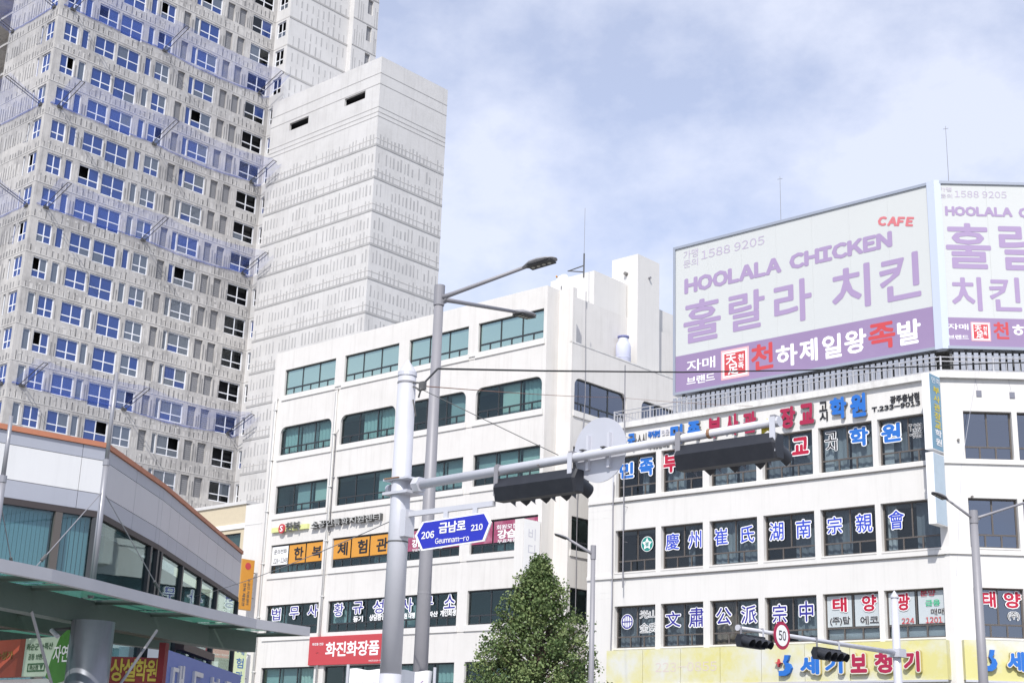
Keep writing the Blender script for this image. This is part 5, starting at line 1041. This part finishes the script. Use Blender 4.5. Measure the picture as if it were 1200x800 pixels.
mb = MB(FS); rounded_plate(mb, cu, cz, R, -0.12, -0.10, 36); mb.build('rim_plate', C_crim, sp); mb = MB(FS); rounded_plate(mb, cu, cz, R * 0.75, -0.126, -0.121, 36); mb.build('face', C_white, sp); lettering('50', FS, (cu - 0.17, cz - 0.13, cu + 0.17, cz + 0.13), C_black, sp, v=-0.13, bold=0.01); MB(FS).box(cu - 0.04, cu + 0.04, -0.10, 0.06, fz(cu) - 0.02, fz(cu) + 0.1).build('clamp', M_galvdark, sp)
# ================================================================ white banner
bn_f = Fr(at_depth(410, 783, 20.7), 91); bl = (at_depth(507, 783, 20.7) - at_depth(410, 783, 20.7)).length; zt = at_depth(410, 783, 20.7).z
bn = thing('cloth_banner', 'white cloth banner stretched between two rods behind the traffic pole', 'banner', bn_f.M(bl / 2, 0, 0)); mb = MB(bn_f); n = 24; ids = []
for i in range(n + 1): u = bl * i / n; y = 0.02 * math.sin(i * 1.1) + 0.012 * math.sin(i * 2.7); ids.append((mb.pt((u + (0.09 if i == n else 0) * -1, y, zt - 1.1)), mb.pt((u, y * 0.4, zt + 0.012 * math.sin(i * 0.9)))))
for i in range(n): mb.idx(ids[i][0], ids[i + 1][0], ids[i + 1][1], ids[i][1])
mb.build('cloth', flat('banner_white', (0.82, 0.82, 0.82)), bn, True)
for u in (-0.03, bl + 0.03): MB(bn_f).tube([(u, 0.03, 0), (u, 0.03, zt + 0.06)], 0.022, 8).build('rod', M_galv, bn)
lettering('현수막', bn_f, (0.1, zt - 0.4, 0.45, zt - 0.15), C_fgrey, bn, v=-0.04, bold=0); 
MB(bn_f).tube([(bl - 0.22, -0.045, zt - 0.35), (bl - 0.19, -0.045, zt - 0.2), (bl - 0.12, -0.045, zt - 0.13)], 0.012, 5).build('print_stroke', C_ltmauve, bn)
# ================================================================ overhead wires
def wire(label, pts, r, m_=M_wire, sag=0.0, name='overhead_cable'):
    out = []
    for (a, b) in zip(pts, pts[1:]):
        for k in range(10): f_ = k / 10; out.append(a.lerp(b, f_) - Vector((0, 0, sag * 4 * f_ * (1 - f_))))
    out.append(pts[-1]); return MB().tube(out, r, 5).build(name, m_, None, True, None, label, 'cable', 'overhead cables')
N_ = lambda s, z: NF.P(s, 0, z)
wire('thick black overhead cable running right from the traffic pole top', [N_(0.33, 6.8), at_depth(513, 432, 20.6), at_depth(640, 434.5, 24), at_depth(800, 436, 28), at_depth(950, 433.5, 31), at_depth(1080, 429.5, 34), at_depth(1150, 426, 35.5), at_depth(1260, 423, 38)], 0.016)
wire('thin rust-coloured wire from the traffic pole to the corner building', [N_(0.32, 6.78), HF.P(2.6, -0.12, HF.px(722, 466.5)[1]), HF.P(10.0, -0.16, 16.7)], 0.008, mat('rusty_wire', (0.22, 0.12, 0.09), 0.8), 0.05)
wire('thin stay wire slanting down from the pole top to the mast arm', [N_(0.30, 6.74), N_(2.92, za(2.92) + 0.07)], 0.006, C_dgrey)
wire('thin wire from the road sign bracket down to the left building', [N_(0.16, 4.95), LX.P(46.5, 0.4, LX.px(232, 692)[1])], 0.008, M_galvdark, 0.12)
u_, z_ = HS.px(681, 330); wire('dark cable hanging down the side of the office block', [HS.P(0.9, -0.08, 24.6), HS.P(1.0, -0.08, 19), HS.P(0.55, -0.08, 14), HS.P(0.6, -0.08, 5)], 0.02, M_galvdark)
u_ = HF.px(730, 520, -0.4)[0]; wp = thing('wall_conduit', 'thin striped conduit pole hanging down the left end of the corner building', 'pipe', HF.M(u_, -0.3, 9))
MB(HF).tube([(u_, -0.3, HF.px(732, 688, -0.3)[1]), (u_, -0.3, 19.6)], 0.028, 8).build('conduit', M_galvdark, wp)
for k in range(5): MB(HF).tube([(u_, -0.3, 9.8 + k * 1.6), (u_, 0.0, 9.8 + k * 1.6)], 0.012, 5).build('clip', M_galvdark, wp)
